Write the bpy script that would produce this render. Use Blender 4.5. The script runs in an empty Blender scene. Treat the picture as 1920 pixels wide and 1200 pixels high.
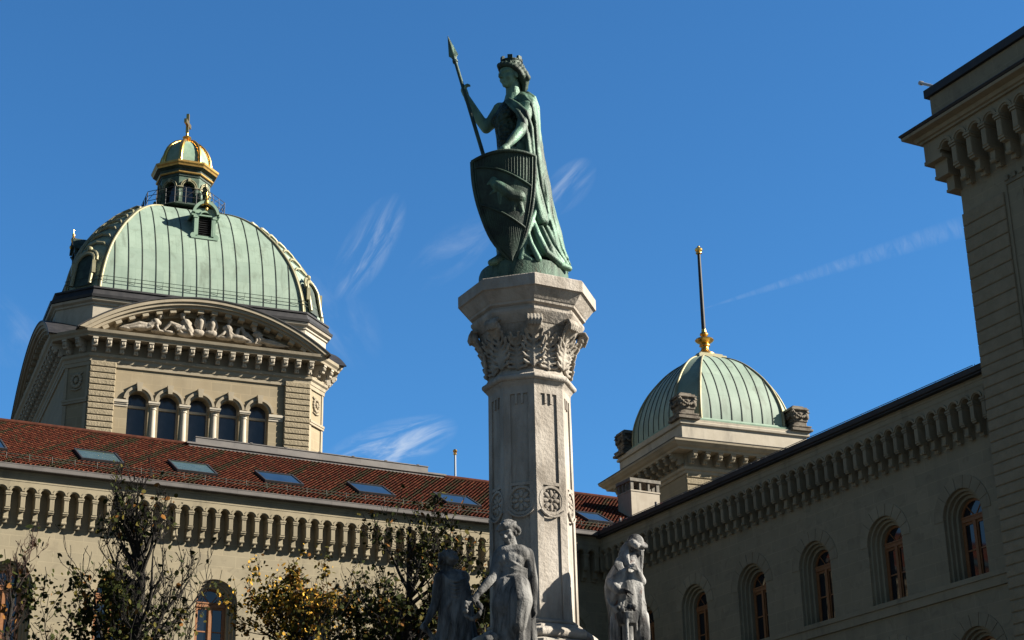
import bpy, bmesh, math, random
from math import sin, cos, tan, pi, radians, sqrt, atan2, hypot, exp
from mathutils import Vector, Matrix, noise
random.seed(7)
SC = bpy.context.scene
COL = SC.collection

# ------------------------------------------------------------------ camera
F = 3229.27; PIT = radians(21.163); ROL = radians(-1.16857)
YW = radians(61.35); YP = radians(67.543)       # azimuths (clockwise from +Y) of the two building grids
FW = Vector((0, cos(PIT), sin(PIT))); UP0 = Vector((0, -sin(PIT), cos(PIT))); RT0 = Vector((1, 0, 0))
RT = cos(ROL) * RT0 + sin(ROL) * UP0
UP = -sin(ROL) * RT0 + cos(ROL) * UP0
EYE = Vector((0, 0, 1.6))
cam = bpy.data.cameras.new('camera'); camo = bpy.data.objects.new('camera', cam); COL.objects.link(camo)
camo.matrix_world = Matrix(((RT.x, UP.x, -FW.x, 0), (RT.y, UP.y, -FW.y, 0), (RT.z, UP.z, -FW.z, 1.6), (0, 0, 0, 1)))
cam.sensor_width = 36; cam.lens = F * 36 / 1920; cam.clip_end = 6000; cam.clip_start = .1
SC.camera = camo
def ray(px, py):
    d = RT * ((px - 960) / F) + UP * ((600 - py) / F) + FW
    return d.normalized()
def at(px, py, Y):                                # the point of a sight line at distance Y ahead
    d = ray(px, py); return EYE + d * (Y / d.y)

# ------------------------------------------------------------------ sun, sky, exposure
SUN_AZ = radians(92); SUN_EL = radians(29)
sun = bpy.data.lights.new('sun', 'SUN'); suno = bpy.data.objects.new('sun', sun); COL.objects.link(suno)
sun.energy = 5.0; sun.angle = radians(.5); sun.color = (1, .93, .80)
sd = Vector((sin(SUN_AZ) * cos(SUN_EL), cos(SUN_AZ) * cos(SUN_EL), sin(SUN_EL)))
suno.rotation_euler = sd.to_track_quat('Z', 'Y').to_euler()
suno.location = (60, 0, 60)
W = bpy.data.worlds.new('World'); SC.world = W; W.use_nodes = True
nt = W.node_tree; nt.nodes.clear()
def nd(t, typ, **kw):
    n = t.nodes.new(typ)
    for k, v in kw.items(): setattr(n, k, v)
    return n
def setin(n, **kw):
    for k, v in kw.items(): n.inputs[k.replace('_', ' ')].default_value = v
out = nd(nt, 'ShaderNodeOutputWorld'); bg = nd(nt, 'ShaderNodeBackground'); bg.inputs[1].default_value = .050
sky = nd(nt, 'ShaderNodeTexSky', sky_type='NISHITA', sun_disc=False)
sky.sun_elevation = SUN_EL; sky.sun_rotation = SUN_AZ; sky.altitude = 540; sky.air_density = 1.0; sky.dust_density = .25; sky.ozone_density = 2.2
tc = nd(nt, 'ShaderNodeTexCoord')
def vmath(op, a, b=None):
    n = nd(nt, 'ShaderNodeVectorMath', operation=op)
    nt.links.new(a, n.inputs[0])
    if b is not None:
        if isinstance(b, (tuple, Vector)): n.inputs[1].default_value = b
        else: nt.links.new(b, n.inputs[1])
    return n
def mth(op, a, b=None, clamp=False, c=None):
    n = nd(nt, 'ShaderNodeMath', operation=op, use_clamp=clamp)
    for i, q in enumerate((a, b, c)):
        if q is None: continue
        if isinstance(q, (int, float)): n.inputs[i].default_value = q
        else: nt.links.new(q, n.inputs[i])
    return n.outputs[0]
dirv = vmath('NORMALIZE', tc.outputs['Generated']).outputs[0]
def cloud(p1, p2, wpx, strength, ka, kb, lo, hi, taper=0, seed=0, dist=.6):
    a1, a2 = ray(*p1), ray(*p2); c = (a1 + a2).normalized(); e1 = (a2 - a1).normalized(); e2 = c.cross(e1)
    la = (a2 - a1).length / 2; lb = wpx / F
    A = vmath('DOT_PRODUCT', dirv, e1).outputs['Value']; A = mth('SUBTRACT', A, float(e1.dot(c)))
    B = vmath('DOT_PRODUCT', dirv, e2).outputs['Value']
    infront = mth('GREATER_THAN', vmath('DOT_PRODUCT', dirv, c).outputs['Value'], .5)
    An = mth('DIVIDE', A, la); Bn = mth('DIVIDE', B, lb)
    if taper: Bn = mth('DIVIDE', Bn, mth('MAXIMUM', mth('MULTIPLY_ADD', An, taper, c=1 - taper * .55), .12))
    m = mth('SUBTRACT', 1.0, mth('ADD', mth('POWER', mth('ABSOLUTE', An), 2.0 if not taper else 4.0), mth('POWER', mth('ABSOLUTE', Bn), 2.0)), clamp=True)
    cv = nd(nt, 'ShaderNodeCombineXYZ'); nt.links.new(mth('MULTIPLY', A, ka), cv.inputs[0]); nt.links.new(mth('MULTIPLY', B, kb), cv.inputs[1]); cv.inputs[2].default_value = seed
    no = nd(nt, 'ShaderNodeTexNoise'); nt.links.new(cv.outputs[0], no.inputs['Vector']); setin(no, Scale=1.0, Detail=7.0, Roughness=.62, Distortion=dist)
    mr = nd(nt, 'ShaderNodeMapRange', interpolation_type='SMOOTHSTEP'); nt.links.new(no.outputs[0], mr.inputs[0]); mr.inputs[1].default_value = lo; mr.inputs[2].default_value = hi
    f = mth('MULTIPLY', mth('MULTIPLY', mr.outputs[0], mth('MULTIPLY', m, infront)), strength)
    return f
fs = [cloud((628, 565), (752, 362), 46, .34, 20, 120, .38, .78, seed=1.3),
      cloud((1020, 400), (1112, 300), 38, .33, 18, 110, .34, .76, seed=5.1),
      cloud((590, 885), (860, 795), 50, .62, 24, 110, .36, .80, seed=8.7, dist=.9),
      cloud((760, 540), (945, 395), 46, .16, 18, 60, .40, .75, seed=3.9),
      cloud((-60, 560), (80, 680), 60, .15, 18, 45, .38, .75, seed=11.9),
      cloud((560, 500), (700, 690), 70, .10, 16, 50, .40, .75, seed=14.2),
      cloud((1290, 588), (1930, 385), 22, .11, 200, 60, .25, .75, taper=.62, seed=6.6, dist=.8)]
tot = fs[0]
for q in fs[1:]: tot = mth('ADD', tot, q, clamp=True)
mixc = nd(nt, 'ShaderNodeMix', data_type='RGBA')
tint = nd(nt, 'ShaderNodeMix', data_type='RGBA', blend_type='MULTIPLY'); tint.inputs['Factor'].default_value = 1
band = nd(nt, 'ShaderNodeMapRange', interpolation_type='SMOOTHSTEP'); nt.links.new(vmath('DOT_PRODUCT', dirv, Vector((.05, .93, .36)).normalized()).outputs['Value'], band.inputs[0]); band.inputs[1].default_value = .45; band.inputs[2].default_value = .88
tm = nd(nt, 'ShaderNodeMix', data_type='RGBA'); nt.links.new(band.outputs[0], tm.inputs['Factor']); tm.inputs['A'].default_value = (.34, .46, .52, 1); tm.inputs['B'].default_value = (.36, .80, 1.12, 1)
nt.links.new(sky.outputs[0], tint.inputs['A']); nt.links.new(tm.outputs['Result'], tint.inputs['B'])      # deep blue autumn sky in the south-east, tint dimmed and greyed elsewhere to cut fill light
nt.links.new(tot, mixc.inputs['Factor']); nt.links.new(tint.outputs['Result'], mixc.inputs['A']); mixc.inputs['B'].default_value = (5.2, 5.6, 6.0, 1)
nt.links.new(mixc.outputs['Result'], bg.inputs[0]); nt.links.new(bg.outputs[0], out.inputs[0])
SC.view_settings.view_transform = 'Standard'; SC.view_settings.look = 'None'; SC.view_settings.gamma = 1; SC.view_settings.exposure = 1.66
try: SC.view_settings.use_curve_mapping = False
except Exception: pass

# ------------------------------------------------------------------ mesh helpers
def rotz(p, a): return Vector((p[0] * cos(a) - p[1] * sin(a), p[0] * sin(a) + p[1] * cos(a), p[2]))
class MB:
    def __init__(s): s.v = []; s.f = []; s.m = []; s.T = None; s.mi = 0
    def add(s, vs, fs):
        o = len(s.v)
        if s.T is not None: vs = [tuple(s.T @ Vector(q)) for q in vs]
        s.v += [tuple(q) for q in vs]; s.f += [tuple(i + o for i in q) for q in fs]; s.m += [s.mi] * len(fs)
    def box(s, x0, x1, y0, y1, z0, z1, bv=0):
        if bv <= 0:
            s.add([(x0, y0, z0), (x1, y0, z0), (x1, y1, z0), (x0, y1, z0), (x0, y0, z1), (x1, y0, z1), (x1, y1, z1), (x0, y1, z1)],
                  [(0, 3, 2, 1), (4, 5, 6, 7), (0, 1, 5, 4), (1, 2, 6, 5), (2, 3, 7, 6), (3, 0, 4, 7)])
        else:                                     # chamfered front edges (front = -y)
            b = bv; r = []
            for (y, k) in ((y1, 0), (y0 + b, 0), (y0, b)):
                r.append([(x0 + k, y, z0 + k), (x1 - k, y, z0 + k), (x1 - k, y, z1 - k), (x0 + k, y, z1 - k)])
            s.loft(r[::-1])
    def loft(s, rings, cap=True, closed=True):
        n = len(rings[0]); vs = [p for r in rings for p in r]; fs = []
        for i in range(len(rings) - 1):
            for j in range(n if closed else n - 1):
                k = (j + 1) % n; fs.append((i * n + j, i * n + k, (i + 1) * n + k, (i + 1) * n + j))
        if cap and closed: fs.append(tuple(range(n))[::-1]); fs.append(tuple((len(rings) - 1) * n + j for j in range(n)))
        s.add(vs, fs)
    def prism_xy(s, poly, z0, z1): s.loft([[(p[0], p[1], z0) for p in poly], [(p[0], p[1], z1) for p in poly]])
    def prism_xz(s, poly, y0, y1): s.loft([[(p[0], y1, p[1]) for p in poly], [(p[0], y0, p[1]) for p in poly]])
    def lathe(s, prof, c=(0, 0), n=24, rot=0, cap=True):
        s.loft([[(c[0] + r * cos(2 * pi * j / n + rot), c[1] + r * sin(2 * pi * j / n + rot), z) for j in range(n)] for r, z in prof], cap)
    def sweep(s, path, prof, closed=True, cap=True):   # path: ccw polygon, prof: (out, z)
        n = len(path); rings = []
        for i in range(n):
            p = Vector(path[i]);
            a = (p - Vector(path[i - 1])).normalized() if (closed or i > 0) else None
            b = (Vector(path[(i + 1) % n]) - p).normalized() if (closed or i < n - 1) else None
            if a is None: a = b
            if b is None: b = a
            na, nb = Vector((a.y, -a.x)), Vector((b.y, -b.x)); m = (na + nb) / max(.2, 1 + na.dot(nb))
            rings.append([(p.x + m.x * o, p.y + m.y * o, z) for o, z in prof])
        if closed: rings.append(rings[0])
        s.loft(rings, cap=cap and not closed)
    def tube(s, pts, r, n=8, cap=True):
        pts = [Vector(p) for p in pts]; rs = r if isinstance(r, (list, tuple)) else [r] * len(pts); rings = []
        up = None
        for i, p in enumerate(pts):
            t = (pts[min(i + 1, len(pts) - 1)] - pts[max(i - 1, 0)])
            if t.length < 1e-9: t = Vector((0, 0, 1))
            t.normalize()
            if up is None: up = t.orthogonal().normalized()
            up = (up - t * up.dot(t)); up = up.normalized() if up.length > 1e-6 else t.orthogonal().normalized()
            w = t.cross(up)
            rings.append([tuple(p + (up * cos(2 * pi * j / n) + w * sin(2 * pi * j / n)) * rs[i]) for j in range(n)])
        s.loft(rings, cap)
    def ell(s, c, r, R=None, nu=16, nv=10):
        c = Vector(c); r = (r, r, r) if isinstance(r, (int, float)) else r; rings = []
        for i in range(1, nv):
            a = pi * i / nv
            rings.append([Vector((r[0] * sin(a) * cos(2 * pi * j / nu), r[1] * sin(a) * sin(2 * pi * j / nu), -r[2] * cos(a))) for j in range(nu)])
        if R is not None: rings = [[R @ q for q in g] for g in rings]; pole = R @ Vector((0, 0, r[2]))
        else: pole = Vector((0, 0, r[2]))
        vs = [tuple(c + q) for g in rings for q in g] + [tuple(c - pole), tuple(c + pole)]; fs = []
        m = len(rings)
        for i in range(m - 1):
            for j in range(nu): k = (j + 1) % nu; fs.append((i * nu + j, i * nu + k, (i + 1) * nu + k, (i + 1) * nu + j))
        for j in range(nu):
            k = (j + 1) % nu; fs.append((m * nu, k, j)); fs.append((m * nu + 1, (m - 1) * nu + j, (m - 1) * nu + k))
        s.add(vs, fs)
    def cap(s, p0, p1, r0, r1, n=12):
        p0, p1 = Vector(p0), Vector(p1); d = p1 - p0; L = d.length
        if L < 1e-6: s.ell(p0, r0); return
        d /= L; pts = []; rs = []
        for k in range(4): a = pi / 2 * (1 - k / 4) ; pts.append(p0 - d * r0 * sin(a)); rs.append(max(r0 * cos(a), r0 * .05))
        pts.append(p0); rs.append(r0); pts.append(p1); rs.append(r1)
        for k in range(1, 5): a = pi / 2 * k / 4; pts.append(p1 + d * r1 * sin(a)); rs.append(max(r1 * cos(a), r1 * .05))
        s.tube(pts, rs, n)
    def chain(s, pts, rs, n=12):
        if isinstance(rs, (int, float)): rs = [rs] * len(pts)
        for i in range(len(pts) - 1): s.cap(pts[i], pts[i + 1], rs[i], rs[i + 1], n)
    def drape(s, lev, n=96, folds=((9, .5, 0.), (17, .3, 1.)), sub=6, sharp=.6):
        # lev: (centre Vector, rx, ry, amp, twist); a closed pleated volume from the first level to the last
        rings = []
        for i in range(len(lev) - 1):
            for k in range(sub + (i == len(lev) - 2)):
                t = k / sub
                c = Vector(lev[i][0]).lerp(Vector(lev[i + 1][0]), t)
                rx, ry, am, tw = [lev[i][q] + (lev[i + 1][q] - lev[i][q]) * t for q in (1, 2, 3, 4)]
                g = []
                for j in range(n):
                    a = 2 * pi * j / n; h = 0
                    for kk, w, ph in folds:
                        x = kk * a / 2 + ph + tw * kk * .5 + .5 * noise.noise(Vector((a * 2, c.z * 2.5, ph)))
                        h += w * (1 - abs(sin(x)) ** sharp * 1.35)
                    h += .5 * noise.noise(Vector((cos(a) * 3, sin(a) * 3, c.z * 4 + 7)))
                    r = 1 + 0
                    g.append((c.x + cos(a) * (rx + am * h), c.y + sin(a) * (ry + am * h), c.z))
                rings.append(g)
        s.loft(rings)
    def build(s, name, mats, parent=None, smooth=False, ang=35):
        me = bpy.data.meshes.new(name); me.from_pydata(s.v, [], s.f)
        mats = mats if isinstance(mats, (list, tuple)) else [mats]
        for m in mats: me.materials.append(m)
        if len(mats) > 1: me.polygons.foreach_set('material_index', s.m)
        bm = bmesh.new(); bm.from_mesh(me); bmesh.ops.recalc_face_normals(bm, faces=bm.faces); bm.to_mesh(me); bm.free()
        if smooth:
            me.polygons.foreach_set('use_smooth', [True] * len(me.polygons))
            if ang < 180: me.set_sharp_from_angle(angle=radians(ang))
        o = bpy.data.objects.new(name, me); COL.objects.link(o)
        if parent is not None: o.parent = parent
        return o
    def sculpt(s, name, mat, parent=None, voxel=.01, it=2):
        me = bpy.data.meshes.new(name); me.from_pydata(s.v, [], s.f)
        bm = bmesh.new(); bm.from_mesh(me); bmesh.ops.recalc_face_normals(bm, faces=bm.faces); bm.to_mesh(me); bm.free()
        o = bpy.data.objects.new(name, me); COL.objects.link(o)
        r = o.modifiers.new('r', 'REMESH'); r.mode = 'VOXEL'; r.voxel_size = voxel; r.use_smooth_shade = True
        if it: q = o.modifiers.new('s', 'SMOOTH'); q.iterations = it; q.factor = .5
        dg = bpy.context.evaluated_depsgraph_get(); me2 = bpy.data.meshes.new_from_object(o.evaluated_get(dg))
        o.modifiers.clear(); o.data = me2; me2.name = name; me2.materials.clear(); me2.materials.append(mat)
        me2.polygons.foreach_set('use_smooth', [True] * len(me2.polygons))
        if parent is not None: o.parent = parent
        return o
def arch_pts(cx, r, zs, n=14, a0=0, a1=pi): return [(cx - r * cos(a0 + (a1 - a0) * i / n), zs + r * sin(a0 + (a1 - a0) * i / n)) for i in range(n + 1)]
def arch_wall(mb, x0, x1, z0, z1, y, holes, depth, n=12):
    # front sheet y with arched holes (cx, r, spring z, sill z) and their reveals going back by depth
    holes = sorted(holes)
    xs = x0; fs = lambda *q: mb.add([(a, y, b) for a, b in q], [tuple(range(len(q)))])
    for (cx, r, zs, zb) in holes:
        if cx - r > xs: fs((xs, z0), (cx - r, z0), (cx - r, z1), (xs, z1))
        if zb > z0: fs((cx - r, z0), (cx + r, z0), (cx + r, zb), (cx - r, zb))
        ap = arch_pts(cx, r, zs, n)
        for i in range(n): fs(ap[i], ap[i + 1], (ap[i + 1][0], z1), (ap[i][0], z1))
        loop = [(cx - r, max(zb, z0))] + ap + [(cx + r, max(zb, z0))]
        if zb > z0: loop.append(loop[0])
        for i in range(len(loop) - 1):
            a, b = loop[i], loop[i + 1]; mb.add([(a[0], y, a[1]), (b[0], y, b[1]), (b[0], y + depth, b[1]), (a[0], y + depth, a[1])], [(0, 1, 2, 3)])
        xs = cx + r
    if xs < x1: fs((xs, z0), (x1, z0), (x1, z1), (xs, z1))
def arch_ring(mb, cx, ri, ro, zs, zb, y0, y1, n=14):
    """arched band between radii ri and ro, legs down to zb, from y0 (front) to y1"""
    pi_ = [(cx - ri, zb)] + arch_pts(cx, ri, zs, n) + [(cx + ri, zb)]
    po = [(cx - ro, zb)] + arch_pts(cx, ro, zs, n) + [(cx + ro, zb)]
    mb.loft([[(a[0], y0, a[1]), (b[0], y0, b[1]), (b[0], y1, b[1]), (a[0], y1, a[1])] for a, b in zip(pi_, po)])
def arc_ring(mb, cx, ri, ro, zs, y0, y1, a0=0, a1=pi, n=14):
    A, B = arch_pts(cx, ri, zs, n, a0, a1), arch_pts(cx, ro, zs, n, a0, a1)
    mb.loft([[(a[0], y0, a[1]), (b[0], y0, b[1]), (b[0], y1, b[1]), (a[0], y1, a[1])] for a, b in zip(A, B)])
def thing(name, label, cat, loc=(0, 0, 0), rz=0, group=None):
    o = bpy.data.objects.new(name, None); COL.objects.link(o); o.location = loc; o.rotation_euler = (0, 0, rz); o.empty_display_size = .3
    o['label'] = label; o['category'] = cat
    if group: o['group'] = group
    return o
def inst(o, parent, loc=(0, 0, 0), rz=0, sc=None):
    c = o.copy(); COL.objects.link(c); c.parent = parent; c.location = loc; c.rotation_euler = (0, 0, rz)
    if sc: c.scale = sc
    for ch in list(o.children):
        d = ch.copy(); COL.objects.link(d); d.parent = c
    return c

# ------------------------------------------------------------------ materials
def mat(name, c1, c2=None, rough=.85, scale=3., metal=0., bump=0., bscale=20., stain=None, stain_amt=.5, stain_scale=1.2, joints=None, vary=0., slo=.5, spec=.3, detail=6., stretch=None, fine=0., jcol=None, c3=None, third=.5):
    k_ = .49 if metal < .5 else .85                 # base colours of all materials scaled down to deepen the shade
    c1, c2, c3, stain = [None if q is None else tuple(v * k_ for v in q) for q in (c1, c2, c3, stain)]
    m = bpy.data.materials.new(name); m.use_nodes = True; t = m.node_tree; b = t.nodes['Principled BSDF']
    setin(b, Roughness=rough, Metallic=metal); b.inputs['Specular IOR Level'].default_value = spec
    tcn = nd(t, 'ShaderNodeTexCoord'); vec = tcn.outputs['Object']
    def N(sc, det=detail, ro=.6, st=None, dis=0):
        no = nd(t, 'ShaderNodeTexNoise'); setin(no, Scale=sc, Detail=det, Roughness=ro, Distortion=dis)
        if st:
            mp = nd(t, 'ShaderNodeMapping'); mp.inputs['Scale'].default_value = st; t.links.new(vec, mp.inputs[0]); t.links.new(mp.outputs[0], no.inputs['Vector'])
        else: t.links.new(vec, no.inputs['Vector'])
        return no.outputs[0]
    def ramp(s, lo, hi):
        r = nd(t, 'ShaderNodeMapRange', interpolation_type='SMOOTHSTEP'); t.links.new(s, r.inputs[0]); r.inputs[1].default_value = lo; r.inputs[2].default_value = hi; return r.outputs[0]
    def mix(f, A, B, bt='MIX'):
        x = nd(t, 'ShaderNodeMix', data_type='RGBA', blend_type=bt)
        for s, q in (('Factor', f), ('A', A), ('B', B)):
            if isinstance(q, (int, float)): x.inputs[s].default_value = q
            elif isinstance(q, tuple): x.inputs[s].default_value = (*q, 1) if len(q) == 3 else q
            else: t.links.new(q, x.inputs[s])
        return x.outputs['Result']
    col = mix(ramp(N(scale, st=stretch), .35, .65), tuple(c1), tuple(c2 or c1))
    if c3: col = mix(ramp(N(scale * 2.3, st=stretch, dis=.8), third, third + .15), col, tuple(c3))
    if joints:
        bw, bh = joints[:2]
        sx = nd(t, 'ShaderNodeSeparateXYZ'); t.links.new(vec, sx.inputs[0]); cx = nd(t, 'ShaderNodeCombineXYZ')
        t.links.new(sx.outputs[0], cx.inputs[0]); t.links.new(sx.outputs[2], cx.inputs[1])
        br = nd(t, 'ShaderNodeTexBrick'); t.links.new(cx.outputs[0], br.inputs['Vector']); setin(br, Scale=1.0, Mortar_Size=joints[2], Brick_Width=bw, Row_Height=bh, Mortar_Smooth=.3, Bias=0.)
        br.inputs['Color1'].default_value = (.915, .92, .925, 1); br.inputs['Color2'].default_value = (1.04, 1.03, 1.02, 1); br.inputs['Mortar'].default_value = (jcol or (1.17, 1.16, 1.14)) + (1,)
        col = mix(1.0, col, br.outputs[0], 'MULTIPLY')
    if fine: col = mix(fine, col, mix(N(scale * 40, 2), (.35, .35, .35), (1.5, 1.5, 1.5)), 'MULTIPLY')
    if stain:
        col = mix(mth2(t, ramp(N(stain_scale, 8, .65, st=(1, 1, .22), dis=.4), slo, slo + .2), stain_amt), col, tuple(stain))
    if vary:
        oi = nd(t, 'ShaderNodeObjectInfo'); mr = nd(t, 'ShaderNodeMapRange'); t.links.new(oi.outputs['Random'], mr.inputs[0]); mr.inputs[3].default_value = 1 - vary; mr.inputs[4].default_value = 1 + vary * .6
        vm = nd(t, 'ShaderNodeVectorMath', operation='SCALE'); t.links.new(col, vm.inputs[0]); t.links.new(mr.outputs[0], vm.inputs['Scale']); col = vm.outputs[0]
    t.links.new(col, b.inputs['Base Color'])
    if bump:
        bn = nd(t, 'ShaderNodeBump'); setin(bn, Strength=bump, Distance=.05); t.links.new(N(bscale, 5), bn.inputs['Height']); t.links.new(bn.outputs[0], b.inputs['Normal'])
    return m
def mth2(t, a, k):
    n = nd(t, 'ShaderNodeMath', operation='MULTIPLY'); t.links.new(a, n.inputs[0]); n.inputs[1].default_value = k; return n.outputs[0]
M = dict(
    wall=mat('sandstone_wall', (.405, .345, .235), (.445, .38, .26), .9, .9, bump=.12, bscale=30, joints=(1.15, .47, .012), stain=(.22, .19, .14), stain_amt=.42, stain_scale=.55, fine=.10, c3=(.36, .305, .21), third=.52),
    trim=mat('sandstone_trim', (.42, .355, .24), (.47, .40, .275), .9, 1.6, bump=.1, bscale=30, stain=(.17, .15, .11), stain_amt=.5, stain_scale=1.1, fine=.08, vary=.16),
    rust=mat('rusticated_sandstone', (.40, .33, .22), (.46, .38, .26), .95, 2.5, bump=.9, bscale=9, fine=.25),
    dome_wall=mat('dome_sandstone', (.44, .355, .23), (.48, .395, .265), .9, .8, bump=.1, bscale=20, joints=(1.3, .62, .02), stain=(.26, .22, .15), stain_amt=.25, stain_scale=.4),
    dome_trim=mat('dome_sandstone_trim', (.49, .415, .30), (.55, .465, .34), .9, 1.3, bump=.1, bscale=14, stain=(.2, .18, .14), stain_amt=.45, stain_scale=.7),
    pale=mat('pale_stone', (.66, .58, .46), (.74, .655, .53), .8, 1.5, bump=.08, bscale=14, stain=(.26, .23, .19), stain_amt=.5, stain_scale=.8, vary=.12),
    relief=mat('relief_stone', (.44, .38, .31), (.60, .53, .44), .9, 3, bump=.4, bscale=14, stain=(.14, .12, .10), stain_amt=.7, stain_scale=2.2),
    dark_urn=mat('weathered_urn_stone', (.17, .14, .11), (.30, .26, .21), .95, 3, bump=.4, bscale=12, stain=(.06, .055, .05), stain_amt=.7, stain_scale=1.4),
    lime=mat('column_limestone', (.50, .44, .375), (.68, .615, .54), .9, 5, bump=.3, bscale=26, stain=(.20, .165, .13), stain_amt=.8, stain_scale=2.6, fine=.22, stretch=(1, 1, .45)),
    cap=mat('capital_limestone', (.42, .37, .31), (.62, .56, .48), .9, 9, bump=.35, bscale=40, stain=(.15, .13, .105), stain_amt=.75, stain_scale=5, fine=.2),
    marble=mat('statue_marble', (.13, .127, .125), (.40, .39, .375), .85, 6, bump=.35, bscale=60, stain=(.028, .028, .030), stain_amt=.92, stain_scale=6.5, slo=.46, spec=.15, stretch=(1, 1, .35), fine=.15),
    marble_rust=mat('stained_marble', (.20, .196, .19), (.62, .605, .585), .85, 6, bump=.35, bscale=60, stain=(.026, .026, .028), stain_amt=.96, stain_scale=4.2, slo=.45, c3=(.18, .05, .018), third=.60, spec=.15, stretch=(1, 1, .4), fine=.15),
    bronze=mat('verdigris_bronze', (.038, .074, .050), (.17, .34, .24), .55, 4.5, metal=.25, bump=.25, bscale=70, spec=.5, stain=(.016, .020, .018), stain_amt=.9, stain_scale=3.6, stretch=(1, 1, .35), fine=.06),
    bronze_skin=mat('pale_verdigris_bronze', (.085, .155, .11), (.26, .50, .36), .55, 4.5, metal=.2, bump=.25, bscale=70, spec=.5, stain=(.02, .028, .024), stain_amt=.85, stain_scale=3.6, slo=.53, stretch=(1, 1, .35), fine=.06),
    bronze_dark=mat('dark_bronze', (.024, .040, .030), (.055, .105, .072), .6, 6, metal=.2, bump=.2, bscale=60, spec=.4, fine=.06, stain=(.10, .19, .145), stain_amt=.6, stain_scale=5),
    bronze_base=mat('streaked_bronze', (.05, .09, .065), (.13, .22, .16), .65, 5, metal=.2, bump=.3, bscale=40, c3=(.14, .055, .02), third=.60, stretch=(3, 3, .4)),
    patina=mat('copper_patina', (.36, .48, .385), (.43, .56, .455), .6, .7, bump=.05, bscale=8, stain=(.17, .21, .155), stain_amt=.55, stain_scale=1.1, joints=(.93, 1.7, .014), jcol=(.78, .80, .78), spec=.35, fine=.06, c3=(.36, .46, .37), third=.56),
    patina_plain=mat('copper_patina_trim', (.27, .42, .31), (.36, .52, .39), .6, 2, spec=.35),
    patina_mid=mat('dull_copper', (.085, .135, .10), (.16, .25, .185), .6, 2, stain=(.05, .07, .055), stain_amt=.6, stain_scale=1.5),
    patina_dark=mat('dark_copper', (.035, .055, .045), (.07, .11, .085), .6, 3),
    seam=mat('dark_seam', (.025, .04, .032), (.07, .08, .055), .6, 2),
    gold=mat('gilding', (.83, .52, .15), (.72, .42, .10), .32, 3, metal=1.),
    gilt=mat('faded_gilding', (.42, .38, .22), (.50, .46, .30), .55, 2, metal=.35),
    gilt_dark=mat('dull_gilding', (.50, .30, .09), (.36, .22, .07), .45, 3, metal=.8),
    slate=mat('dark_roof_metal', (.028, .028, .033), (.05, .048, .052), .6, 2),
    zinc=mat('zinc_gutter', (.17, .155, .15), (.225, .205, .195), .6, 1.5, joints=(2.1, 9, .02), jcol=(.8, .8, .8)),
    wood=mat('oak_window_frame', (.33, .135, .05), (.40, .175, .066), .5, 12),
    glass=mat('window_glass', (.012, .016, .024), (.016, .022, .034), .04, 1, spec=.9),
    glass_blue=mat('skylight_glass', (.02, .035, .055), (.03, .05, .07), .05, 1, spec=1.0),
    glass_hall=mat('hall_window_glass', (.045, .055, .075), (.09, .10, .125), .18, .45, spec=.6, stretch=(3, 1, 1)),
    glass_green=mat('greenish_skylight_glass', (.06, .095, .075), (.11, .155, .12), .2, 3, spec=.7, stretch=(1, 4, 4)),
    tile_red=mat('red_tile', (.135, .037, .021), (.19, .053, .030), .95, 4, bump=.2, spec=.08),
    tile_brown=mat('brown_tile', (.085, .030, .019), (.125, .043, .027), .95, 4, bump=.2, spec=.08),
    tile_orange=mat('orange_tile', (.21, .070, .036), (.27, .095, .050), .95, 4, bump=.2, spec=.08),
    tile_green=mat('mossy_tile', (.058, .050, .026), (.092, .068, .036), .95, 4, bump=.2, spec=.08),
    white=mat('white_enamel', (.72, .73, .75), None, .35, 2),
    plaster=mat('chimney_plaster', (.52, .45, .36), (.60, .53, .43), .9, 2, stain=(.26, .22, .18), stain_amt=.5, stain_scale=1.5),
    chimcap=mat('concrete_cap', (.22, .20, .17), (.32, .29, .25), .9, 5),
    bark=mat('bark', (.018, .014, .011), (.035, .028, .022), .95, 20, bump=.5, bscale=50),
    twig=mat('reddish_twig', (.10, .055, .04), (.15, .085, .06), .9, 10),
    leaf_dark=mat('dark_leaf', (.022, .032, .007), (.05, .058, .012), .8, 6, spec=.08),
    leaf_olive=mat('olive_leaf', (.085, .078, .014), (.13, .105, .018), .8, 6, spec=.08),
    leaf_yellow=mat('yellow_leaf', (.62, .34, .045), (.80, .47, .07), .8, 6, spec=.08),
    leaf_brown=mat('brown_leaf', (.22, .095, .022), (.32, .14, .03), .8, 6, spec=.08),
    paving=mat('paving', (.085, .082, .078), (.12, .115, .11), .9, .8, bump=.2),
)
for k in ('leaf_dark', 'leaf_olive', 'leaf_yellow', 'leaf_brown'):
    b = M[k].node_tree.nodes['Principled BSDF']; b.inputs['Transmission Weight'].default_value = 0
def scale_mat():                                # scale mail pattern of the bronze corslet
    m = M['bronze_dark'].copy(); m.name = 'bronze_scale_mail'; t = m.node_tree; b = t.nodes['Principled BSDF']
    v = nd(t, 'ShaderNodeTexVoronoi'); v.inputs['Scale'].default_value = 26; tcn = nd(t, 'ShaderNodeTexCoord'); t.links.new(tcn.outputs['Object'], v.inputs['Vector'])
    bn = nd(t, 'ShaderNodeBump'); setin(bn, Strength=1.0, Distance=.03); t.links.new(v.outputs['Distance'], bn.inputs['Height']); t.links.new(bn.outputs[0], b.inputs['Normal'])
    return m
M['mail'] = scale_mat()

# ------------------------------------------------------------------ ground
g = MB(); g.box(-1500, 1500, -300, 3000, -.5, 0)
o = g.build('ground', M['paving']); o['kind'] = 'structure'; o['label'] = 'grey stone paving of the courtyard and land beyond'; o['category'] = 'ground'

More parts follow.
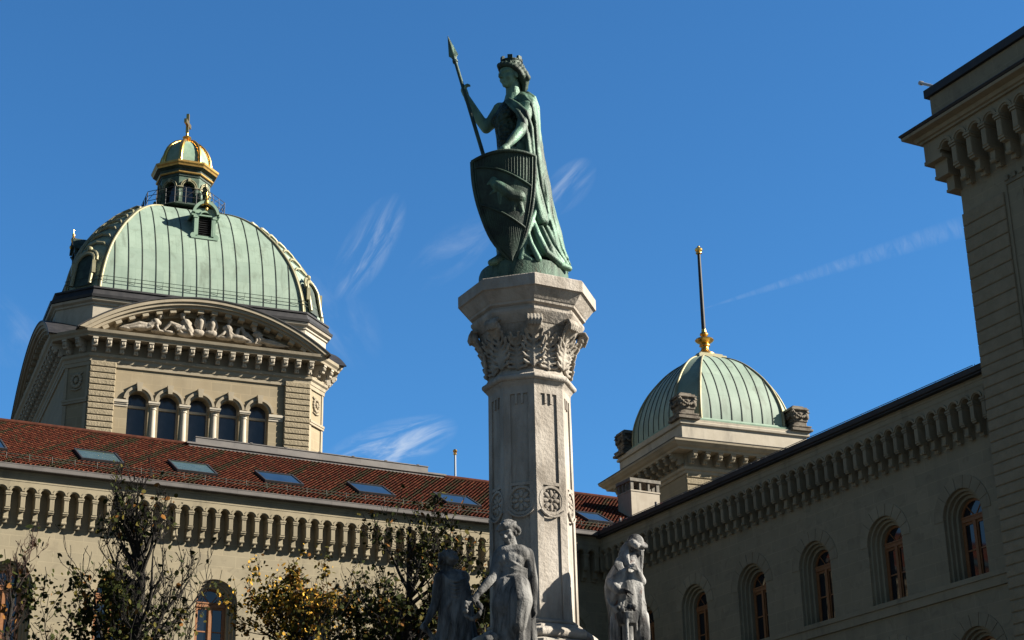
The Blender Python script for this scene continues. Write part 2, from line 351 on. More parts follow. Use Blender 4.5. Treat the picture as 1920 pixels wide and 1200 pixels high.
# ------------------------------------------------------------------ the two courtyard wings
A0 = Vector((-20.1435, 64.9006, 0)); K0 = Vector((4.0444, 78.1156, 0))
R1 = radians(90) - YW; R2 = R1 - pi / 2
EAVE = 21.0; TAN = tan(radians(29.5)); SL = radians(29.5)
def corbel_mesh():
    m = MB()
    m.box(-.092, .092, -.50, .01, 19.30, 19.79, .012)
    m.box(-.112, .112, -.53, .01, 19.79, 19.835); m.box(-.127, .127, -.55, .01, 19.855, 19.925); m.box(-.105, .105, -.515, .01, 19.833, 19.857)
    m.box(-.112, .112, -.48, .01, 19.24, 19.302); m.box(-.10, .10, -.44, .01, 19.18, 19.242)
    m.box(-.092, .092, -.30, .01, 18.95, 19.182, .01)
    m.tube([(-.10, -.26, 18.91), (.10, -.26, 18.91)], .065, 10)
    m.box(-.088, .088, -.17, .01, 18.80, 18.952); m.tube([(-.095, -.13, 18.785), (.095, -.13, 18.785)], .045, 8)
    return m
def window_parts(root, cx, spring, sill, lit, proto=None):
    """arched stone surround > wood frame, pane"""
    if proto: return inst(proto, root, (cx, 0, 0))
    m = MB()
    # stepped jambs, each set further back
    for r0, r1, y in ((.95, .86, .12), (.862, .77, .26), (.772, .66, .40)):
        arch_ring(m, 0, r1, r0 + .004, spring, sill, y, y + .42, 16)
    m.mi = 1
    for k in range(9): arc_ring(m, 0, .955, 1.40, spring, -.022, .05, pi * k / 9 + .010, pi * (k + 1) / 9 - .010, 4)
    w = m.build('window', [M['trim'], M['trim']], root); w.location = (cx, 0, 0)
    f = MB(); y = .55
    arch_ring(f, 0, .58, .665, spring, sill, y, y + .1, 16)
    f.box(-.6, .6, y - .05, y + .09, spring - .10, spring + .10); f.box(-.6, .6, y - .08, y - .045, spring + .04, spring + .09)
    f.box(-.065, .065, y - .045, y + .085, sill, spring - .1)
    for s in (-1, 1):
        f.box(s * .315 - .26, s * .315 - .20, y, y + .07, sill, spring - .1); f.box(s * .315 + .20, s * .315 + .26, y, y + .07, sill, spring - .1)
        f.box(s * .315 - .22, s * .315 + .22, y + .015, y + .06, spring - 1.12, spring - 1.07)
        f.box(s * .315 - .22, s * .315 + .22, y + .01, y + .07, spring - .19, spring - .1)
        a = radians(90 - s * 38); f.tube([(.1 * cos(a), y + .04, spring + .1), (.62 * cos(a), y + .04, spring + .62 * sin(a))], .022, 6)
    f.build('wood_frame', M['wood'], w)
    p = MB(); pp = [(-.6, sill), (.6, sill)] + arch_pts(0, .6, spring)[::-1]; p.prism_xz(pp, y + .045, y + .055)
    p.build('pane', M['glass'], w)
    return w
def wing(root, x0, x1, inner, phase, pitch, wins, extra_low, first):
    sp = 16.36; sill = 14.16
    e = (lambda p: x1 - p + .002) if inner else (lambda p: x1)
    wl = MB(); d = .62
    arch_wall(wl, x0, x1, 13.66, 20.38, 0, [(c, .95, sp, sill) for c in wins], .14, 16)
    if extra_low: arch_wall(wl, x0, x1, 0, 13.66, 0, [(c, .95, 11.6, 8.8) for c in wins], .14, 16)
    else: wl.add([(x0, 0, 0), (x1, 0, 0), (x1, 0, 13.66), (x0, 0, 13.66)], [(0, 1, 2, 3)])
    wl.add([(x0, 1.0, 0), (x1, 1.0, 0), (x1, 1.0, 20.4), (x0, 1.0, 20.4)], [(0, 1, 2, 3)])   # inner leaf closes the openings
    wl.build('wall', M['wall'], root)
    pr = None
    for c in wins: w = window_parts(root, c, sp, sill, True, pr); pr = pr or w
    if extra_low:
        pr = None
        for c in wins: w = window_parts(root, c, 11.6, 8.8, True, pr); pr = pr or w
    s = MB(); s.box(x0, e(.10), -.10, .02, 13.66, 13.98); s.box(x0, e(.16), -.16, .02, 13.98, 14.05); s.box(x0, e(.13), -.13, .02, 14.05, 14.16)
    s.build('sill_band', M['trim'], root)
    # arcade on brackets
    n0 = math.ceil((x0 + .3 - phase) / pitch); cs = [phase + pitch * k for k in range(n0, 400) if phase + pitch * k < e(.5) - .05]
    vis = [c for c in cs if c > (first - .6)]
    ar = MB(); hs = [((a + b) / 2, (pitch - .18) / 2, 19.925, 19.925) for a, b in zip(cs, cs[1:])]
    arch_wall(ar, cs[0] - .3, cs[-1] + .1, 19.925, 20.385, -.5, hs, .5, 8)
    for h in hs: arc_ring(ar, h[0], h[1] + .035, h[1] + .10, h[2], -.545, -.49, radians(10), radians(170), 9)
    ar.box(x0, e(.515), -.515, -.49, 20.345, 20.38)
    ar.build('arcade', M['trim'], root)
    p0 = None
    for c in vis:
        if p0 is None: p0 = corbel_mesh().build('corbel', M['trim'], root); p0.location = (c, 0, 0)
        else: inst(p0, root, (c, 0, 0))
    co = MB(); co.box(x0, e(.46), -.46, .3, 20.385, 20.56); co.box(x0, e(.475), -.475, .3, 20.562, 20.66); co.box(x0, e(.50), -.50, .3, 20.662, 20.76)
    co.build('cornice', M['trim'], root)
    gt = MB(); gt.sweep([(x0, -.72), (e(.81), -.72)], [(0, 20.768), (.06, 20.768), (.07, 20.79), (.085, 20.92), (.10, 20.95), (.07, 20.975), (0, 20.96)], closed=False)
    gt.box(x0, e(.755), -.755, -.3, 20.763, 20.88)
    gt.build('gutter', M['zinc' if inner else 'slate'], root)  # right wing's zinc given dark metal, its shade put into the colour
def roof_pt(x, r, h=0): return (x, -.70 + r * cos(SL) - h * sin(SL), EAVE + r * sin(SL) + h * cos(SL))
# --- left, sunlit wing
wing1 = thing('palace_wing', 'long sunlit sandstone wing with red tiled roof and bracketed arcade under its eaves', 'building', A0, R1)
wing(wing1, -13, 27.56, True, .28, .5655, [.65 + 4.15 * k for k in range(-2, 7)], False, -.8)
bk = MB(); bk.prism_xy([(-13, 1.1), (40, 1.1), (40, 12), (-13, 12)], 0, 20.4); bk.build('rear_wall', M['wall'], wing1)
rf = MB(); rr = random.Random(3); TWD = .19; TC = .1345; NR = 55
rf.mi = 4; rf.add([roof_pt(-13, -.05, -.03), roof_pt(36, -.05, -.03), roof_pt(36, 7.45, -.03), roof_pt(-13, 7.45, -.03)], [(0, 1, 2, 3)])
rf.add([roof_pt(-13, 7.45, -.03), roof_pt(36, 7.45, -.03), (36, 12, 21), (-13, 12, 21)], [(0, 1, 2, 3)])
stripes = []; q = -9.0
while q < 36: stripes.append((q, q + rr.uniform(.16, .55))); q += rr.uniform(1.0, 3.4)
for i in range(NR):
    r0 = i * TC; off = (TWD / 2) * i % TWD
    for j in range(int(-2.2 / TWD), int(34.2 / TWD)):
        x = j * TWD + off; r = r0
        u_ = x - .705 * r + rr.gauss(0, .06)
        dark = any(a < u_ < b for a, b in stripes)
        k = rr.random(); nz = noise.noise(Vector((x * .5, r * .9, 3)))
        if dark: rf.mi = 3 if k < .8 else 1
        else: rf.mi = (3 if k < .06 + .12 * max(0, nz) else (2 if k < .24 + .1 * nz else (1 if k < .46 else 0)))
        w = TWD / 2 - .010; t = .050 + rr.uniform(-.004, .004); tt = .012
        jit = rr.uniform(-.004, .004)
        # scalloped tail: a plate thick at the tail, thin at the head
        prof = [(-w, .125), (-w * .62, .060), (-w * .15, 0), (w * .15, 0), (w * .62, .060), (w, .125)]
        top = [roof_pt(x + a + jit, r + c, t) for a, c in prof]; bot = [roof_pt(x + a + jit, r + c, 0) for a, c in prof]
        hd = [roof_pt(x + w + jit, r + TC + .03, tt), roof_pt(x - w + jit, r + TC + .03, tt)]
        n = len(prof); vs = top + hd + bot
        fs_ = [tuple(range(n + 2))] + [(a, n + 2 + a, n + 3 + a, a + 1) for a in range(n - 1)]
        vs += [roof_pt(x + w + jit, r + TC + .03, -.02), roof_pt(x - w + jit, r + TC + .03, -.02)]; z = len(vs)
        fs_ += [(n - 1, n + 2 + n - 1, z - 2, n), (0, n + 1, z - 1, n + 2)]
        rf.add(vs, fs_)
rf.build('roof', [M['tile_red'], M['tile_brown'], M['tile_orange'], M['tile_green'], M['tile_brown']], wing1)
rd = MB(); rd.tube([roof_pt(x, 7.45, .05) for x in (-3, 35)], .11, 10); rd.build('ridge', M['tile_brown'], wing1)
# snow guard: two thin rails on posts
sg = MB()
for r in (.42, .62): sg.tube([roof_pt(-2, r, .14 + (r - .42) * .4), roof_pt(28, r, .14 + (r - .42) * .4)], .014, 6)
for k in range(34): x = -1.7 + k * .9; sg.tube([roof_pt(x, .40, .0), roof_pt(x, .64, .27)], .012, 5)
sg.build('snow_guard', M['seam'], wing1)
for i, xc in enumerate((-.55, 4.2, 8.22, 12.1, 16.45, 20.72, 24.75, 27.85)):
    s = MB(); x0, x1 = xc - .82, xc + .82; r0, r1 = 1.82, 3.3
    if i == 7: x0, x1 = 27.2, 28.45; r0, r1 = 1.65, 3.05
    H = .15
    for a, b, c, d in ((x0 - .07, x1 + .07, r0 - .09, r0), (x0 - .07, x1 + .07, r1, r1 + .09), (x0 - .07, x0, r0, r1), (x1, x1 + .07, r0, r1)):
        s.loft([[roof_pt(a, c, -.02), roof_pt(b, c, -.02), roof_pt(b, d, -.02), roof_pt(a, d, -.02)], [roof_pt(a, c, H), roof_pt(b, c, H), roof_pt(b, d, H), roof_pt(a, d, H)]])
    w = s.build('skylight', M['slate'], wing1)
    p = MB(); p.loft([[roof_pt(x0, r0, H - .05), roof_pt(x1, r0, H - .05), roof_pt(x1, r1, H - .05), roof_pt(x0, r1, H - .05)], [roof_pt(x0, r0, H - .03), roof_pt(x1, r0, H - .03), roof_pt(x1, r1, H - .03), roof_pt(x0, r1, H - .03)]])
    p.build('pane', M['glass_green'] if i in (1, 2) else M['glass_blue'], w)
    if i in (1, 2): w['label'] = 'skylight with dull greenish glass'
rl = MB(); rl.box(9.3, 22.1, 5.62, 9.5, 24.45, 24.72); rl.box(9.2, 22.2, 5.56, 9.56, 24.722, 24.80); rl.box(9.72, 21.4, 5.95, 9.2, 24.80, 25.16); rl.box(9.7, 21.42, 5.92, 9.22, 25.162, 25.2)
for k in range(7): rl.box(10.6 + k * 1.7, 10.72 + k * 1.7, 5.9, 9.25, 25.2, 25.23)
rl.build('ridge_skylight_box', M['zinc'], wing1)
# --- flagpole behind the ridge
fp = thing('flagpole', 'slim pale flagpole with gilded tip behind the red roof ridge', 'flagpole', A0 + rotz((24.4, 9, 0), R1), R1)
p = MB(); p.tube([(0, 0, 19.5), (0, 0, 27.0)], [.07, .05], 12); p.build('pole', M['white'], fp)
p = MB(); p.lathe([(.02, 26.98), (.09, 27.0), (.10, 27.05), (.05, 27.08), (.10, 27.13), (.12, 27.2), (.08, 27.27), (.01, 27.3)], n=14); p.build('finial', M['gold'], fp, True)
# --- right, shaded wing
wing2 = thing('palace_wing', 'shaded sandstone wing running right, dark brackets over a row of arched windows', 'building', K0, R2)
wing(wing2, 0.0, 26.15, False, 25.57 - .572 * 46, .572, [23.45 - 4.1 * k for k in range(6)], True, -9)
rf = MB()
lowpt = lambda x, y: (x, y, EAVE - .02 + (y + .72) * .10)                # low metal roof, hidden behind its own eaves
rf.loft([[lowpt(-12, -.72), lowpt(26.1, -.72), lowpt(26.1, 9), lowpt(-12, 9)], [(-12, -.72, 20.70), (26.1, -.72, 20.70), (26.1, 9, 20.70), (-12, 9, 20.70)]])
rf.box(1.2, 26.1, 1.1, 9, 0, 20.62)
ro = rf.build('roof', M['slate'], wing2)
sg = MB(); sg.tube([(0, -.6, 21.1), (25.4, -.6, 21.1)], .015, 6)
for k in range(26): sg.tube([(.5 + k, -.6, 20.9), (.5 + k, -.6, 21.11)], .012, 5)
sg.build('snow_guard', M['zinc'], wing2)
for sx in (2.2, 5.2):
    v = MB(); v.tube([(sx, -.45, 20.9), (sx, -.45, 21.3)], .06, 10); v.build('vent_pipe', M['zinc'], wing2)
ch = MB(); cx0, cx1, cy0, cy1 = -3.35, -2.12, 2.97, 4.62
ch.box(cx0, cx1, cy0, cy1, 21.3, 24.06); ch.box(cx0 - .03, cx1 + .03, cy0 - .03, cy1 + .03, 24.06, 24.13)
c = ch.build('chimney', M['plaster'], ro)
ch = MB(); ch.box(cx0 - .06, cx1 + .06, cy0 - .06, cy1 + .06, 24.56, 24.72)
for a in (0, 1, 2, 3):
    y = cy0 + (cy1 - cy0 - .16) * a / 3; wd = .16 if a in (0, 3) else .10
    for x in (cx0, cx1 - .16): ch.box(x, x + .16, y, y + wd, 24.13, 24.56)
for x in (cx0 + .4, cx0 + .72): 
    for y in (cy0, cy1 - .16): ch.box(x, x + .1, y, y + .16, 24.13, 24.56)
ch.build('chimney_cap', M['chimcap'], ro)

# ------------------------------------------------------------------ corner pavilion, right edge
tow = thing('corner_pavilion', 'tall dark rusticated pavilion with bracketed cornice at right edge', 'building', K0 + rotz((.71, -.70, -.47), R2), R2)
X0, X1, YF = 25.45, 31.2, -.2
t = MB(); t.box(X0, X1, YF, 9, 0, 30.2); t.build('wall', M['wall'], tow)
t = MB(); z = 26.85; k = 0
while z > 7:
    h = .5 if z > 23 else (.44 if z > 21.6 else .377)
    t.box(X0 - .03, 27.45, YF - .07, YF + .05, z - h + .035, z, .025); z -= h
t.box(X0 - .03, 27.4, YF - .02, YF + .01, 7, 26.85)
t.build('quoin', M['rust'], tow)
t = MB(); t.box(27.62, X1, YF - .05, YF + .02, 27.05, 27.2)
for k in range(12): t.box(27.60 + k * .34, 27.78 + k * .34, YF - .09, YF + .02, 27.18, 27.36)
t.box(27.55, 27.63, YF - .04, YF + .02, 7, 27.3); t.box(28.25, 28.33, YF - .04, YF + .02, 7, 26.9); t.box(28.33, X1, YF - .03, YF + .02, 26.6, 26.9)
t.build('panel_moulding', M['trim'], tow)
S = 1.29; zb = lambda z: 27.72 + (z - 18.76) * (29.55 - 27.72) / (20.17 - 18.76)
cb = MB(); src = corbel_mesh(); cb.v = [(x * 1.25, (y) * 1.5 + .0 if y < 0 else y, zb(zz)) for x, y, zz in src.v]; cb.f = src.f; cb.m = src.m
c0 = None; ar = MB(); cs = [26.12 + .735 * k for k in range(8)]
for c in cs:
    if c > X1 - .2: break
    if c0 is None: c0 = cb.build('corbel', M['trim'], tow); c0.location = (c, YF, 0)
    else: inst(c0, tow, (c, YF, 0))
zs = zb(19.895); zt = 29.72
hs = [(25.755, .215, zs, zs)] + [((a + b) / 2, .225, zs, zs) for a, b in zip(cs, cs[1:]) if b < X1 - .1]
arch_wall(ar, X0 - .77, X1, zs, zt, YF - .75, hs, .75, 10)
for h in hs: arc_ring(ar, h[0], h[1] + .06, h[1] + .15, h[2], YF - .80, YF - .74, radians(12), radians(168), 10)
ar.box(X0 - .77, X0, YF - .748, 8, 28.98, zt)                         # returns round the corner
ar.box(X0 - .80, X0 + .1, YF - .78, 8, 28.9, 29.04); ar.box(X0 - .55, X0 + .08, YF - .54, 8, 28.42, 28.9); ar.box(X0 - .58, X0 + .1, YF - .57, 8, 28.3, 28.42); ar.box(X0 - .31, X0 + .06, YF - .3, 8, 27.86, 28.3); ar.box(X0 - .34, X0 + .08, YF - .33, 8, 27.76, 27.86)
ar.build('arcade', M['trim'], tow)
co = MB(); path = [(X0, 8.9), (X0, YF), (X1, YF)]
co.sweep(path, [(0, zt), (.86, zt), (.86, zt + .08), (.95, zt + .1), (1.0, zt + .22), (1.28, zt + .26), (1.30, zt + .36), (0, zt + .38)], closed=False)
co.build('cornice', M['trim'], tow)
co = MB(); co.sweep(path, [(1.0, zt + .385), (1.31, zt + .385), (1.36, zt + .46), (1.33, zt + .50), (.4, zt + .60), (.4, zt + .45)], closed=False); co.build('gutter', M['slate'], tow)
pa = MB(); pa.box(X0 - .47, X1, YF - .47, 9.2, 30.1, 31.55); pa.build('parapet', M['wall'], tow)
pa = MB(); pa.box(X0 - .61, X1, YF - .61, 9.3, 31.55, 31.86); pa.build('coping', M['slate'], tow)
pp = MB(); pp.tube([(25.3, -.5, 31.86), (24.48, -.5, 32.44)], .055, 12); pp.tube([(24.52, -.5, 32.41), (24.41, -.5, 32.49)], .085, 12); pp.tube([(25.0, -.5, 31.8), (25.0, -.5, 32.05)], .03, 8); pp.build('vent_pipe', M['white'], tow)

# ------------------------------------------------------------------ parliament building with the great dome
DS = at(350, 214, 1.0); dr = ray(350, 214)
AX = Vector((-24.435, 116.398, 0)); RP = radians(90) - YP
par = thing('parliament_building', 'great green copper domed building with carved arched pediment and gilded lantern', 'building', AX, RP)
FOOT = [(-7.25, -10.5), (7.25, -10.5), (8.6, -9.15), (8.6, 9.15), (7.25, 10.5), (-7.25, 10.5), (-8.6, 9.15), (-8.6, -9.15)]
AC = [-4.06, -2.08, -.09, 1.90, 3.87]; AR = .66; ASP = 37.22
w = MB()
arch_wall(w, -7.25, 7.25, 0, 40.6, -10.5, [(c, AR, ASP, 33.2) for c in AC], .75, 16)
for a, b in list(zip(FOOT, FOOT[1:] + FOOT[:1]))[1:]: w.add([(a[0], a[1], 0), (b[0], b[1], 0), (b[0], b[1], 40.6), (a[0], a[1], 40.6)], [(0, 1, 2, 3)])
w.prism_xy([(-7, -9.6), (7, -9.6), (7, -9.5), (-7, -9.5)], 30, 40)
w.build('wall', M['dome_wall'], par)
p0 = None
for c in AC:
    if p0: inst(p0, par, (c, 0, 0)); continue
    m = MB(); arc_ring(m, 0, AR, AR + .15, ASP, -10.62, -10.45, 0, pi, 18); arc_ring(m, 0, AR + .15, AR + .31, ASP, -10.72, -10.45, radians(4), radians(176), 18)
    m.loft([[(-.13, -10.84, ASP + AR - .06), (.13, -10.84, ASP + AR - .06), (.13, -10.5, ASP + AR - .06), (-.13, -10.5, ASP + AR - .06)], [(-.2, -10.86, ASP + AR + .52), (.2, -10.86, ASP + AR + .52), (.2, -10.5, ASP + AR + .52), (-.2, -10.5, ASP + AR + .52)]])
    p0 = m.build('window', M['dome_trim'], par); p0.location = (c, 0, 0)
    p = MB(); p.box(-.72, .72, -9.86, -9.8, 33, 38.2); p.build('pane', M['glass_hall'], p0)
    p = MB(); p.box(-.68, .68, -9.98, -9.86, ASP - .33, ASP - .17); p.box(-.72, -.60, -9.95, -9.86, 33, 38); p.box(.60, .72, -9.95, -9.86, 33, 38); p.build('transom', M['pale'], p0)
pc = None
for a, b in zip(AC, AC[1:]):
    c = (a + b) / 2
    if pc: inst(pc, par, (c, 0, 0)); continue
    m = MB(); m.lathe([(.21, 33.2), (.215, 34.8), (.19, 36.6), (.185, 36.72), (.23, 36.74), (.23, 36.8), (.2, 36.82), (.21, 36.9), (.30, 37.0)], (0, -10.42), 16)
    m.box(-.34, .34, -10.78, -10.1, 37.0, 37.08); m.box(-.37, .37, -10.82, -10.1, 37.082, 37.2); pc = m.build('column', M['pale'], par, True); pc.location = (c, 0, 0)
for sx in (-1, 1):                                     # end imposts
    m = MB(); a = AC[0] - AR if sx < 0 else AC[-1] + AR; lo, hi = (-5.64, a) if sx < 0 else (a, 5.5)
    m.box(lo, hi + (.02 if sx < 0 else 0), -10.60, -10.4, 36.92, 37.02); m.box(lo, hi, -10.66, -10.4, 37.022, 37.2); m.box(lo, hi, -10.55, -10.45, 36.78, 36.918); m.build('impost', M['pale'], par)
    q = MB(); z = 33.1; lo, hi = (-7.29, -5.62) if sx < 0 else (5.55, 7.29)
    while z < 39.3: q.box(lo, hi, -10.74, -10.4, z + .035, z + .405, .05); z += .408
    q.box(lo + .03, hi - .03, -10.64, -10.4, 33, 39.55); q.build('quoin', M['rust'], par)
for k, (a, b) in enumerate(((7, 0), (1, 2))):          # chamfer faces with panels and a wreath
    A, B = Vector((*FOOT[a], 0)), Vector((*FOOT[b], 0)); mid = (A + B) / 2; ang = atan2((B - A).y, (B - A).x); Lh = (B - A).length / 2
    q = MB(); q.T = Matrix.Translation(mid) @ Matrix.Rotation(ang, 4, 'Z')
    q.box(-Lh, Lh, -.14, .05, 36.85, 37.0); q.box(-Lh, Lh, -.18, .05, 37.002, 37.15); 
    for s in (-1, 1): q.box(s * (Lh - .16) - .12, s * (Lh - .16) + .12, -.07, .05, 33, 36.8); q.box(s * (Lh - .12) - .1, s * (Lh - .12) + .1, -.06, .05, 37.2, 39.6)
    for i in range(14):
        a2 = 2 * pi * i / 14; q.ell((.34 * cos(a2), -.06, 38.4 + .42 * sin(a2)), (.12, .09, .12), nu=8, nv=6)
    q.ell((0, -.08, 38.4), (.15, .12, .2), nu=8, nv=6); q.tube([(-.45, -.05, 38.9), (-.2, -.08, 38.75), (.2, -.08, 38.75), (.45, -.05, 38.9)], .05, 6); q.tube([(-.4, -.05, 37.85), (0, -.08, 37.75), (.4, -.05, 37.85)], .05, 6)
    q.build('chamfer_panel', M['dome_trim'], par)
e = MB(); e.sweep(FOOT, [(0, 39.32), (.10, 39.34), (.12, 39.58), (.16, 39.6), (.18, 39.82), (.30, 39.92), (.32, 40.10), (.06, 40.14), (.06, 40.98), (1.0, 40.99), (1.04, 41.12), (1.18, 41.24), (1.24, 41.42), (.0, 41.5)])
e.build('entablature', M['dome_trim'], par)
md = MB()
md.box(-.17, .17, -.98, -.04, 40.86, 40.985); md.box(-.15, .15, -.92, -.04, 40.62, 40.86, .02)
for x in (-.09, 0, .09): md.ell((x, -.86, 40.70), (.06, .12, .14), nu=8, nv=6)
md.tube([(-.16, -.72, 40.53), (.16, -.72, 40.53)], .12, 10); md.box(-.12, .12, -.52, -.04, 40.3, 40.64); md.tube([(-.15, -.36, 40.27), (.15, -.36, 40.27)], .11, 10)
for x in (-.08, .08): md.ell((x, -.46, 40.25), (.06, .08, .09), nu=8, nv=6)
m0 = None
def modillion(p, ang):
    global m0
    if m0 is None: m0 = md.build('modillion', M['pale'], par); m0.location = p; m0.rotation_euler = (0, 0, ang)
    else: inst(m0, par, p, ang)
for (i, n_) in ((0, 17), (7, 2), (6, 19), (1, 2), (2, 19)):
    A, B = Vector((*FOOT[i], 0)), Vector((*FOOT[(i + 1) % 8], 0)); ang = atan2((B - A).y, (B - A).x); L = (B - A).length; mg = .1 if n_ > 4 else .45
    for k in range(n_): modillion(A + (B - A).normalized() * (mg + (L - 2 * mg) * k / (n_ - 1)), ang)
def pediment(Tm, hw, sag, yw, rel):
    Rr = (hw * hw + sag * sag) / (2 * sag); zc = 41.44 + sag - Rr; h = math.asin(hw / Rr); a0, a1 = pi / 2 - h, pi / 2 + h
    m = MB(); m.T = Tm
    def band(ri, ro, y0, y1, mm=m):
        A = [(-r_ * 0, 0) for r_ in ()]
        pts = []
        for k in range(41):
            th = pi / 2 + h - 2 * h * k / 40; c_, s_ = cos(th), sin(th)
            zlo = max(zc + ri * s_, 41.42); xi = ri * c_ if zc + ri * s_ > 41.42 else math.copysign(min(abs(ro * c_), sqrt(max(ri * ri - (41.42 - zc) ** 2, 0))), c_)
            pts.append([(xi, y0, zlo), (ro * c_, y0, max(zc + ro * s_, 41.425)), (ro * c_, y1, max(zc + ro * s_, 41.425)), (xi, y1, zlo)])
        mm.loft(pts)
    band(Rr - .22, Rr, yw - 1.30, yw + .7); band(Rr - .42, Rr - .22, yw - 1.18, yw + .7); band(Rr - .60, Rr - .42, yw - 1.0, yw + .7)
    band(Rr - .95, Rr - .60, yw - .14, yw + .7)
    nd_ = int(2 * h * Rr / 1.02)
    for k in range(nd_ + 1):
        th = pi / 2 - h * .93 + 2 * h * .93 * k / nd_; c_, s_ = cos(th), sin(th); r0, r1 = Rr - .84, Rr - .60; d = .21 / Rr
        if zc + r0 * s_ < 41.5: continue
        m.loft([[(r * cos(th + q), y, zc + r * sin(th + q)) for r, q in ((r0, -d), (r0, d), (r1, d), (r1, -d))] for y in (yw - .9, yw - .1)])
    o = m.build('pediment', M['dome_trim'], par)
    t = MB(); t.T = Tm; pts = [((Rr - .7) * cos(pi / 2 + h - 2 * h * k / 30), zc + (Rr - .7) * sin(pi / 2 + h - 2 * h * k / 30)) for k in range(31)]
    pts = [p for p in pts if p[1] > 41.45]; t.prism_xz([(-hw + 1.2, 41.43)] + pts + [(hw - 1.2, 41.43)], yw + .32, yw + .6); t.build('tympanum', M['dome_wall'], o)
    r_ = MB(); r_.T = Tm; pp = []
    for k in range(33):
        th = pi / 2 + h * 1.015 - 2.03 * h * k / 32; pp.append([(q * cos(th), y, zc + q * sin(th)) for q, y in ((Rr + .01, yw - 1.36), (Rr + .09, yw - 1.36), (Rr + .09, yw + 4.2), (Rr + .01, yw + 4.2))])
    r_.loft(pp); r_.build('pediment_roof', M['slate'], o)
    if rel is None: return o
    return o
pd = pediment(Matrix(), 8.25, 2.86, -10.5, True)
pediment(Matrix.Rotation(-pi / 2, 4, 'Z'), 9.9, 3.3, -8.6, None); pediment(Matrix.Rotation(pi / 2, 4, 'Z'), 9.9, 3.3, -8.6, None)
# carved figures in the pediment: (px, py) of the photograph -> (x, z) on the tympanum plane
def tp(px, py, dv=.35):
    n_ = Vector((sin(YP + pi / 2), cos(YP + pi / 2), 0)); P = AX + n_ * (10.5 + dv); d = ray(px, py); q = EYE + d * ((P - EYE).dot(n_) / d.dot(n_)); u_ = Vector((sin(YP), cos(YP), 0))
    return Vector(((q - AX).dot(u_), -10.5 - dv, q.z))
def Z6(X, Y, dv=.35): return tp(150 + X / 3.84, 550 + Y / 3.84, dv)
def relief_person(head, sh, hip, knee, foot, hand, knee2=None, foot2=None, hand2=None, k=1.15):
    s = MB(); H = Z6(*head, .5); S_ = Z6(*sh, .45); P = Z6(*hip, .4)
    s.ell(H, (.15 * k, .17 * k, .20 * k)); s.ell(H + Vector((0, .02, .10)), (.19 * k, .19 * k, .13 * k)); s.cap(S_, H, .085 * k, .08 * k); s.chain([S_, S_.lerp(P, .5), P], [.25 * k, .19 * k, .23 * k])
    for q in range(5): A_ = S_.lerp(P, .2 + .18 * q); s.tube([A_ + Vector((-.22, -.16, .04)), A_ + Vector((0, -.24, -.05)), A_ + Vector((.22, -.16, .03))], .035, 6)
    s.cap(S_ + Vector((-.2, 0, 0)), S_ + Vector((.2, 0, -.02)), .15 * k, .15 * k)
    for kn, ft in ((knee, foot), (knee2, foot2)):
        if kn: s.chain([P, Z6(*kn, .5), Z6(*ft, .4)], [.17 * k, .12 * k, .07 * k]); s.cap(Z6(*ft, .4), Z6(*ft, .4) + Vector((.12, -.05, 0)), .08, .05)
    for hd in (hand, hand2):
        if hd: q = Z6(*hd, .55); e_ = S_.lerp(q, .5) + Vector((0, -.08, -.12)); s.chain([S_, e_, q], [.105 * k, .08 * k, .055 * k])
    return s
rels = [relief_person((575, 165), (545, 210), (500, 235), (430, 215), (290, 243), (570, 265), (420, 240), (330, 250), (480, 250)),
        relief_person((740, 165), (765, 215), (790, 270), (655, 215), (600, 265), (700, 265), (690, 240), (745, 295), (800, 300)),
        relief_person((1075, 200), (1065, 255), (1075, 310), (1170, 320), (1200, 335), (990, 315), (1140, 315), (1235, 345), (1110, 300)),
        relief_person((1255, 258), (1280, 300), (1290, 340), (1370, 345), (1490, 383), (1260, 360), (1400, 370), (1460, 385), (1330, 330), k=1.05)]
for s in rels: s.sculpt('relief_figure', M['relief'], pd, .026, 0)
for (hx, hy, bx, by, fx, fy) in ((873, 160, 868, 205, 865, 255), (962, 170, 950, 225, 945, 270)):
    s = MB(); H = Z6(hx, hy, .5); s.ell(H, (.13, .15, .14)); s.cap(H, H + Vector((.14, -.1, -.03)), .06, .03); s.chain([H, Z6(bx, by, .45), Z6(fx, fy, .4)], [.11, .24, .14])
    for q in (-1, 1): s.chain([Z6(bx + q * 26, by - 20, .4), Z6(bx + q * 34, by + 22, .35), Z6(bx + q * 20, by + 60, .3)], [.10, .12, .05])
    s.sculpt('relief_eagle', M['relief'], pd, .026, 0)
s = MB()
for (X, Y, a, b) in ((330, 255, .5, .14), (440, 250, .5, .2), (560, 275, .5, .12), (640, 285, .4, .14), (760, 295, .6, .2), (850, 285, .45, .28), (940, 290, .5, .26), (1040, 325, .6, .14), (1150, 340, .5, .14), (1250, 365, .6, .14), (1390, 380, .6, .12)): s.ell(Z6(X, Y, .25), (a, .3, b))
for q in ((1140, 260, 1130, 300), (1165, 250, 1190, 310), (1200, 290, 1240, 340)): s.cap(Z6(q[0], q[1], .3), Z6(q[2], q[3], .35), .12, .16)
s.sculpt('relief_rocks', M['relief'], pd, .04, 1)
